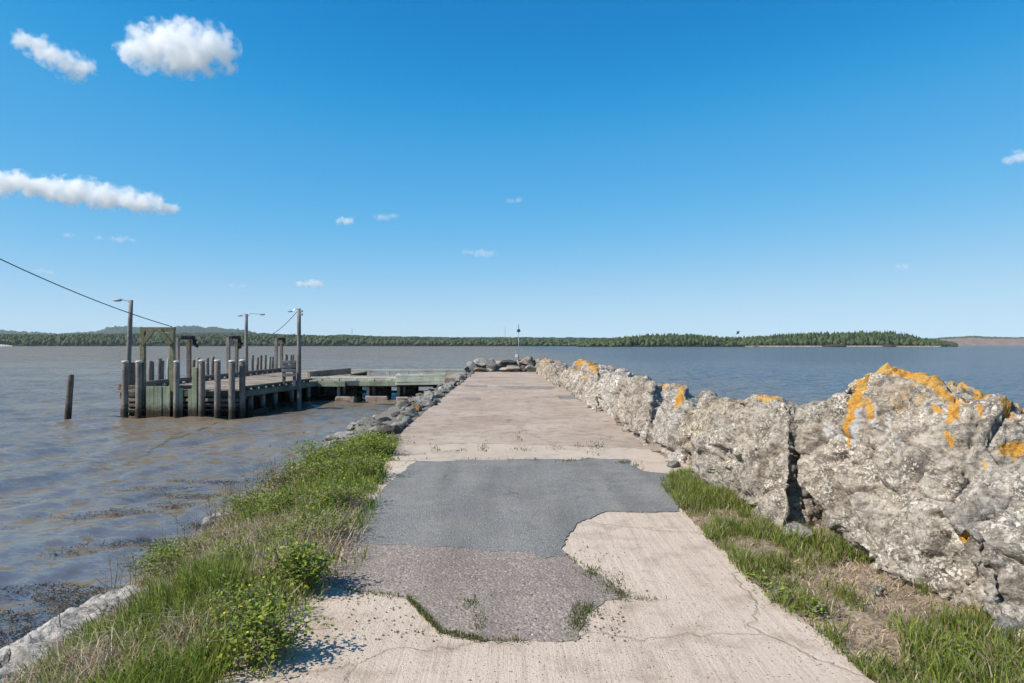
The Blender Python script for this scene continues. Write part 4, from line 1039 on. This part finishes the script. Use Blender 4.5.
# ------------------------------------------------------------------ far shores
def mat_far(name, a, b, s):
    m = N(name); c = m.coord(); n = m.noise(c, s, 6, .65); n2 = m.noise(c, s*9, 3, .6)
    col = m.mix(m.ramp(n, [(.38, 0.0), (.62, 1.0)]), a, b); col = m.mix(m.ramp(n2, [(.35, .6), (.6, 0.0)]), col, tuple(q*.5 for q in a))
    return m.principled(col, .95, m.bump(n2, 1.0, 6.0), **{'Specular IOR Level': .1})
M['farland'] = mat_far('far_woodland_floor', (.018, .026, .014), (.032, .042, .02), .02)
M['farhill'] = mat_far('far_wooded_hill', (.02, .038, .022), (.045, .068, .03), .008)
M['redshore'] = mat_far('red_far_bank', (.22, .15, .115), (.31, .225, .18), .02)
M['palesand'] = mat_far('white_spit', (.62, .6, .57), (.72, .7, .68), .05)
M['sand'] = mat_far('pale_beach', (.42, .36, .29), (.5, .44, .37), .05)

def ridge(name, D, prof, depth, mat, rough=1.0, step=3.0, front=.25, kind='structure', n_cross=12):
    pxs = np.arange(prof[0][0], prof[-1][0]+.1, step); ys = np.interp(pxs, [p[0] for p in prof], [p[1] for p in prof])
    V = []
    for px, y in zip(pxs, ys):
        for k in range(n_cross):
            s = k/(n_cross-1)
            if s < .7: tt = s/.7; d = D+depth*tt; shape = front+(1-front)*tt**.8 if k else 0
            else: tt = (s-.7)/.3; d = D+depth*(1+tt*.6); shape = 1-tt**1.5
            topz = EYE+(HY-y)/F*(D+depth)
            z = WZ-1 if k == 0 else WZ+(topz-WZ)*shape
            q = Vector((px*.06*D/1500, d*.004, D*.01))
            z += rough*mn.fractal(q*1.7, .8, 2.0, 4)*(topz-WZ)*.10*shape if k else 0
            V.append(((px-CX)/F*d, d, z if k < n_cross-1 else WZ-1))
    nx = len(pxs); i = (np.arange(nx-1)[:, None]*n_cross+np.arange(n_cross-1)[None]).ravel()
    f = np.stack([i, i+n_cross, i+n_cross+1, i+1], 1)
    o = link(name, mesh_np(name, V, [f], True), mat)
    o['kind'] = kind
    return np.array(V).reshape(nx, n_cross, 3)
def trees(name, T, mat, kind='stuff'):
    """T: list of (x, y, z, height, radius, spruce?, colour)"""
    V, Q, Cc = [], [], []; base = 0; r = np.random.default_rng(9)
    for (x, y, z, h, w, sp, c) in T:
        k = 7
        if sp: prof = [(.02, .5), (.12, 1.0), (.3, .72), (.34, .85), (.55, .45), (.6, .55), (.8, .2), (1.0, .02)]
        else: prof = [(.02, .35), (.15, .75), (.4, 1.0), (.62, .95), (.8, .7), (.93, .4), (1.0, .05)]
        an = np.linspace(0, 2*np.pi, k, endpoint=False)+r.uniform(0, 6)
        for (hh, ww) in prof:
            rad = w*ww*r.uniform(.65, 1.25, k)
            V.append(np.stack([x+np.cos(an)*rad, y+np.sin(an)*rad, np.full(k, z+h*hh)+r.normal(0, .02*h, k)], 1))
            Cc.append(np.repeat(np.array(c)[None]*r.uniform(.75, 1.25), k, axis=0))
        for j in range(len(prof)-1):
            a = base+j*k+np.arange(k); b = base+j*k+(np.arange(k)+1) % k
            Q.append(np.stack([a, b, b+k, a+k], 1))
        base += k*len(prof)
    o = link(name, mesh_np(name, np.concatenate(V), [np.concatenate(Q)], True, np.concatenate(Cc)), mat)
    o['kind'] = kind
SPR = [(.022, .042, .016), (.03, .05, .018), (.026, .046, .024)]; DEC = [(.055, .078, .022), (.07, .09, .03), (.042, .066, .022), (.075, .085, .04)]
def forest_on(Vr, n, hts, rad, psp, r, rows=(1, 8), dec=DEC, prof=None):
    nx, nc, _ = Vr.shape; T = []
    for _ in range(n):
        fx = r.uniform(0, nx-1.01); fc = rows[0]+(rows[1]-rows[0])*r.random()
        i, j = int(fx), int(fc); a = fx-i; b = fc-j
        p = (Vr[i, j]*(1-a)+Vr[i+1, j]*a)*(1-b)+(Vr[i, j+1]*(1-a)+Vr[i+1, j+1]*a)*b
        sp = r.random() < psp; h = r.uniform(*hts)*(1.0 if sp else .85)
        if prof: h *= float(np.interp(CX+p[0]/p[1]*F, [q[0] for q in prof], [q[1] for q in prof]))
        h *= 1+.3*mn.noise(Vector((p[0]*.012, p[1]*.012, 3.3)))
        c = SPR[r.integers(3)] if sp else dec[r.integers(len(dec))]
        T.append((p[0], p[1], p[2]-1, h, rad*(.62 if sp else 1.0)*r.uniform(.8, 1.2), sp, c))
    return T
r9 = np.random.default_rng(31)
ridge('hills', 5200, [(-420, 331), (-200, 329), (-60, 330), (0, 329.5), (20, 331), (60, 333), (90, 331.5), (100, 330.5), (107, 327), (116, 326), (128, 326.4), (140, 326.2), (150, 328.6), (164, 329.4), (174, 326.6), (184, 325), (194, 325.2), (206, 327), (214, 326.6), (226, 328), (240, 328.6), (250, 330.5), (258, 333), (270, 335), (330, 337), (352, 336), (370, 338), (450, 340)], 1400, M['farhill'], .9, 1.0)
ridge('hills', 2600, [(-420, 334), (0, 333.5), (60, 334), (180, 332.5), (240, 332), (300, 334.5), (330, 335.2), (345, 334.2), (365, 335.5), (450, 337), (520, 337), (600, 337.5), (700, 339)], 500, M['farhill'], .8, 2.0)
A = ridge('far_shore', 1500, [(-420, 338), (0, 338), (80, 338), (150, 338), (250, 337.5), (330, 339), (420, 340.5), (500, 340.5), (600, 341), (680, 342)], 260, M['farland'], .6, 3.0, front=.06)
trees('far_forest', forest_on(A, 6000, (9, 15), 5.2, .42, r9, rows=(.35, 8), prof=[(-100, 1.1), (100, 1.15), (220, 1.0), (330, 1.0), (420, .8), (520, .85), (575, .7), (640, .6)]), M['tree'])
B = ridge('far_shore', 1000, [(578, 344.6), (600, 342.6), (630, 341), (655, 338.6), (690, 338.4), (712, 340.5), (735, 341.4), (755, 341.0), (780, 339.2), (820, 337.6), (850, 338), (890, 336.8), (908, 338.4), (925, 341), (945, 343), (958, 344.6)], 150, M['farland'], .6, 3.0, front=.08)
trees('spruce_forest', forest_on(B, 3400, (6, 12.5), 3.4, .48, r9, rows=(.35, 8), prof=[(580, .5), (640, .95), (690, 1.0), (735, .85), (760, .9), (810, 1.1), (900, 1.15), (925, .75), (957, .35)], dec=[(.06, .085, .025), (.075, .095, .03), (.05, .07, .025)]), M['tree'])
ridge('beach', 985, [(745, 345.7), (790, 345.5), (830, 345.7), (860, 345.5), (880, 345.6), (905, 345.8), (940, 345.9)], 10, M['sand'], .3, 3.0, front=.6)
Cc_ = ridge('far_bank', 3300, [(920, 341), (940, 338.5), (960, 337.2), (975, 336.5), (990, 337.8), (1020, 337.8), (1100, 337), (1300, 336.5)], 400, M['redshore'], .6, 3.0, front=.45)
trees('far_wood', forest_on(Cc_, 1500, (5, 10), 9, .3, r9, rows=(5.5, 9)), M['tree'])
ridge('far_bank', 1480, [(-60, 344.8), (-20, 344.2), (3, 344.4), (13, 345.8)], 18, M['palesand'], .3, 2.0, front=.8)
for i, (px, w, h, lab) in enumerate([(836, 24, 4, 'long low brown rock islet off the wooded point'), (890, 16, 6, 'taller brown rock islet right of the long low one'), (756, 6, 1.8, 'tiny dark rock islet off the beach')]):
    D = 940; small_rock('rock_islet', ((px-CX)/F*D, D, WZ+.2), (w, 7, h), M['islet'] if 'islet' in M else M.setdefault('islet', mat_far('islet_rock', (.13, .095, .075), (.2, .15, .12), .2)), lab, 'islet', seed=400+i, sub=3, rz=0)
for i, (px, top, D, lab) in enumerate([(352, 328, 1800, 'faint lattice mast above the far forest right of the wharf lamps'), (505, 326, 1800, 'faint lattice mast on the far shore left of the light mast')]):
    x = (px-CX)/F*D; zt2 = EYE+(HY-top)/F*D; t = MB()
    for k in range(3):
        a = k*2.094; t.bar((x+1.4*math.cos(a), D+1.4*math.sin(a), 5), (x+.25*math.cos(a), D+.25*math.sin(a), zt2), .35)
    for z in np.arange(8, zt2, 4): t.bar((x-1.2*(1-z/zt2)-.2, D, z), (x+1.2*(1-z/zt2)+.2, D, z), .25)
    tag(t.build('radio_mast', M['steel']), lab, 'mast')
# bird over the far trees
def bird():
    mb = MB(); c = W(737.5, 333.4, 150)
    mb.tube([c+Vector((-.42, 0, -.14)), c+Vector((-.15, 0, -.08)), c+Vector((.15, 0, .04)), c+Vector((.36, 0, .10)), c+Vector((.46, 0, .09))], [.02, .10, .12, .06, .01], 8)
    for s in (-1, 1):
        a, b, d = c+Vector((.16, s*.08, .06)), c+Vector((.32, s*.4, .40)), c+Vector((.10, s*.6, .56))
        e, f = c+Vector((-.12, s*.08, -.02)), c+Vector((.0, s*.42, .30))
        vs = [mb.bm.verts.new(q) for q in (a, b, d, f, e)]; vs2 = [mb.bm.verts.new(q+Vector((0, 0, -.025))) for q in (a, b, d, f, e)]
        mb.bm.faces.new(vs); mb.bm.faces.new(vs2[::-1])
        for k in range(5): mb.bm.faces.new((vs[k], vs2[k], vs2[(k+1) % 5], vs[(k+1) % 5]))
    tag(mb.build('bird', M['navdark']), 'small dark bird flying with raised wings above the far trees', 'bird')
bird()

# ------------------------------------------------------------------ clouds
def mat_cloud(name, puffs, dens, scale, ero, bias, gain):
    m = N(name); p = m.n('NewGeometry').outputs['Position']; q = None
    wn = m.n('TexNoise', {'Vector': p, 'Scale': scale*.8, 'Detail': 3}).outputs['Color']
    off = m.n('VectorMath', {0: m.n('VectorMath', {0: wn, 1: (.5, .5, .5)}, operation='SUBTRACT').outputs[0], 'Scale': .45/scale}, operation='SCALE').outputs[0]
    pw = m.n('VectorMath', {0: p, 1: off}, operation='ADD').outputs[0]
    for (c, r) in puffs:
        d = m.n('VectorMath', {0: pw, 1: tuple(c)}, operation='SUBTRACT').outputs[0]
        d = m.n('VectorMath', {0: d, 1: tuple(r)}, operation='DIVIDE').outputs[0]
        l = m.n('VectorMath', {0: d}, operation='LENGTH').outputs['Value']
        v = m.math('SUBTRACT', 1.0, l)
        q = v if q is None else m.math('SMOOTH_MAX', q, v, .15)
    n = m.n('TexNoise', {'Vector': p, 'Scale': scale, 'Detail': 6, 'Roughness': .62}).outputs['Fac']
    e = m.math('ADD', q, m.math('MULTIPLY', m.math('SUBTRACT', n, .5), ero))
    d = m.math('MULTIPLY', m.math('MULTIPLY', m.math('ADD', e, bias), gain, clamp=True), dens)
    v = m.n('VolumePrincipled', {'Color': (1, 1, 1), 'Density': d, 'Anisotropy': .0})
    m.t.links.new(v.outputs[0], m.out.inputs['Volume'])
    return m.m
def cloud(D, puffs, label, kindc, seed, vox=10.0, amp=0, dep=1.0):
    r = random.Random(seed); bm = bmesh.new(); s = D/F; P = []
    for (px, py, rx, ry) in puffs:
        c = W(px, py, D+r.uniform(-.2, .2)*rx*s); R = Vector((rx*s, max(rx*.6, ry)*s, ry*s)); P.append((c, R*1.12))
        bmesh.ops.create_icosphere(bm, subdivisions=3, radius=1, matrix=Matrix.Translation(c) @ Matrix.Diagonal((R.x*1.42, R.y*1.42, R.z*1.42, 1)))
    me = bpy.data.meshes.new('c'); bm.to_mesh(me); bm.free()
    o = bpy.data.objects.new('c', me); COL.objects.link(o)
    md = o.modifiers.new('r', 'REMESH'); md.mode = 'VOXEL'; md.voxel_size = vox
    me2 = evaluated(o); bpy.data.objects.remove(o); me2.name = 'cloud'; me2.materials.clear()
    mat = mat_cloud('cloud_vapour', P, *{'cumulus': (.045, .026, 3.4, -.06, 1.5), 'small': (.04, .04, 3.4, -.03, 1.4), 'faint': (.022, .03, 3.4, -.02, 1.3), 'wisp': (.014, .035, 3.0, .0, 1.2)}[kindc])
    tag(link('cloud', me2, mat), label, 'cloud', kind='thing')
cloud(2000, [(135, 50, 16, 12), (155, 45, 26, 19), (180, 47, 32, 23), (205, 48, 26, 20), (222, 50, 13, 14), (232, 70, 6, 6), (190, 64, 28, 11), (150, 60, 24, 11)], 'largest round white cloud high at upper left', 'cumulus', 1)
cloud(2000, [(22, 40, 12, 8), (38, 46, 14, 11), (52, 56, 14, 10), (70, 64, 16, 12), (85, 70, 12, 10), (78, 78, 16, 5)], 'smaller ragged white cloud at the upper left corner', 'cumulus', 2)
cloud(2600, [(-20, 186, 30, 11), (10, 183, 26, 11), (40, 187, 26, 11), (75, 191, 28, 12), (110, 197, 28, 11), (140, 203, 24, 9), (165, 208, 14, 6)], 'long flat white cloud bank low on the left', 'cumulus', 3)
for i, (ps, lab) in enumerate([([(340, 222, 5, 3), (347, 221, 7, 4)], 'tiny puff of cloud above the tallest lamp post'), ([(511, 201, 5, 2.6), (519, 200, 6, 3)], 'tiny puff of cloud above the end of the pier'),
                               ([(470, 252, 8, 2.6), (483, 253, 12, 4), (493, 254, 6, 3)], 'small flat cloud low left of the light mast'), ([(303, 284, 7, 3), (314, 284, 10, 4)], 'small low cloud straight above the tallest lamp post'),
                               ([(232, 285.5, 5, 2.4), (242, 286, 7, 2.4)], 'thin cloud streak above the two armed lamp post'), ([(40, 271, 6, 2.2), (50, 272.5, 6, 2)], 'thin cloud streak just above the overhead cable'),
                               ([(68, 235, 6, 2.5)], 'tiny cloud puff under the long cloud bank'), ([(98, 238, 6, 2.5), (120, 239, 9, 3.2), (132, 240, 5, 2.2)], 'faint cloud wisps below the tip of the long cloud bank'),
                               ([(1007, 161, 6, 4), (1018, 158, 9, 6), (1030, 156, 10, 7), (1017, 151, 5, 3)], 'ragged cloud cut by the right frame edge'), ([(899, 266.5, 5, 2.5), (905, 266, 5, 2.8)], 'tiny cloud puff low on the right'),
                               ([(383, 217, 9, 3.5), (394, 216, 6, 2.5)], 'very faint cloud wisp right of the tiny puff')]):
    cloud(3000, ps, lab, 'faint' if i == 8 else 'small' if i in (0, 3) else 'wisp', 10+i, vox=5)

# ------------------------------------------------------------------ haze
def haze():
    m = N('sea_haze')
    v = m.n('VolumePrincipled', {'Color': (.80, .90, 1.0), 'Density': HAZE, 'Anisotropy': .0})
    m.t.links.new(v.outputs[0], m.out.inputs['Volume'])
    mb = MB(); mb.box((0, 3700, 98), (16000, 7900, 204))
    o = mb.build('haze', m.m); o['kind'] = 'stuff'
HAZE = 4e-5
haze()

# ------------------------------------------------------------------ light, sky, camera
SAZ, SEL = math.radians(-112), math.radians(46)         # where the sun stands (from +Y towards +X)
S = Vector((math.sin(SAZ)*math.cos(SEL), math.cos(SAZ)*math.cos(SEL), math.sin(SEL)))
ld = bpy.data.lights.new('sun', 'SUN'); ld.energy = 4.2; ld.angle = math.radians(.53); ld.color = (1.0, .93, .81)
lo = bpy.data.objects.new('sun', ld); COL.objects.link(lo); lo.rotation_euler = (-S).to_track_quat('-Z', 'Y').to_euler(); lo.location = (0, 0, 60)
w = bpy.data.worlds.new('World'); scene.world = w; w.use_nodes = True
nt = w.node_tree; nt.nodes.clear()
sky = nt.nodes.new('ShaderNodeTexSky'); sky.sky_type = 'NISHITA'; sky.sun_disc = False
sky.sun_elevation = SEL; sky.sun_rotation = SAZ % (2*math.pi); sky.altitude = 3000; sky.air_density = .7; sky.dust_density = .0; sky.ozone_density = 3.0
def scale_col(f):
    n = nt.nodes.new('ShaderNodeVectorMath'); n.operation = 'SCALE'; n.inputs['Scale'].default_value = f; return n
s0 = scale_col(.1); s1 = scale_col(10.0)
cvn = nt.nodes.new('ShaderNodeRGBCurve')                 # the photograph's own strong, cool rendering of the clear sky
for k, pts in enumerate([[(0, .028), (.02, .028), (.038, .012), (.053, .006), (.089, .046), (.283, .27), (.508, .36), (1, .44)],
                         [(0, 0), (.05, .065), (.098, .152), (.161, .26), (.458, .45), (.687, .51), (1, .56)],
                         [(0, 0), (.12, .17), (.207, .40), (.325, .52), (.693, .60), (.785, .61), (1, .64)]]):
    c = cvn.mapping.curves[k]
    c.points[0].location = pts[0]; c.points[1].location = pts[-1]
    for p in pts[1:-1]: c.points.new(*p)
cvn.mapping.update()
bg = nt.nodes.new('ShaderNodeBackground'); bg.inputs['Strength'].default_value = .1
wo = nt.nodes.new('ShaderNodeOutputWorld')
nt.links.new(sky.outputs[0], s0.inputs[0]); nt.links.new(s0.outputs[0], cvn.inputs['Color']); nt.links.new(cvn.outputs[0], s1.inputs[0])
nt.links.new(s1.outputs[0], bg.inputs[0]); nt.links.new(bg.outputs[0], wo.inputs[0])

cd = bpy.data.cameras.new('camera'); cam = bpy.data.objects.new('camera', cd); COL.objects.link(cam)
cam.location = (0, 0, EYE); cam.rotation_euler = (math.pi/2, 0, 0)
cd.sensor_width = 36; cd.lens = 36*F/1024; cd.shift_y = (HY-341.5)/1024; cd.clip_start = .05; cd.clip_end = 30000
scene.camera = cam
vs = scene.view_settings; vs.view_transform = 'Standard'; vs.look = 'None'; vs.gamma = 1; vs.exposure = .55; vs.use_curve_mapping = False
scene.display_settings.display_device = 'sRGB'
cy = scene.cycles
cy.use_denoising = True; cy.volume_bounces = 14; cy.max_bounces = 16; cy.diffuse_bounces = 3; cy.glossy_bounces = 3; cy.transmission_bounces = 3
cy.volume_step_rate = .6; cy.volume_max_steps = 256; cy.caustics_reflective = False; cy.caustics_refractive = False
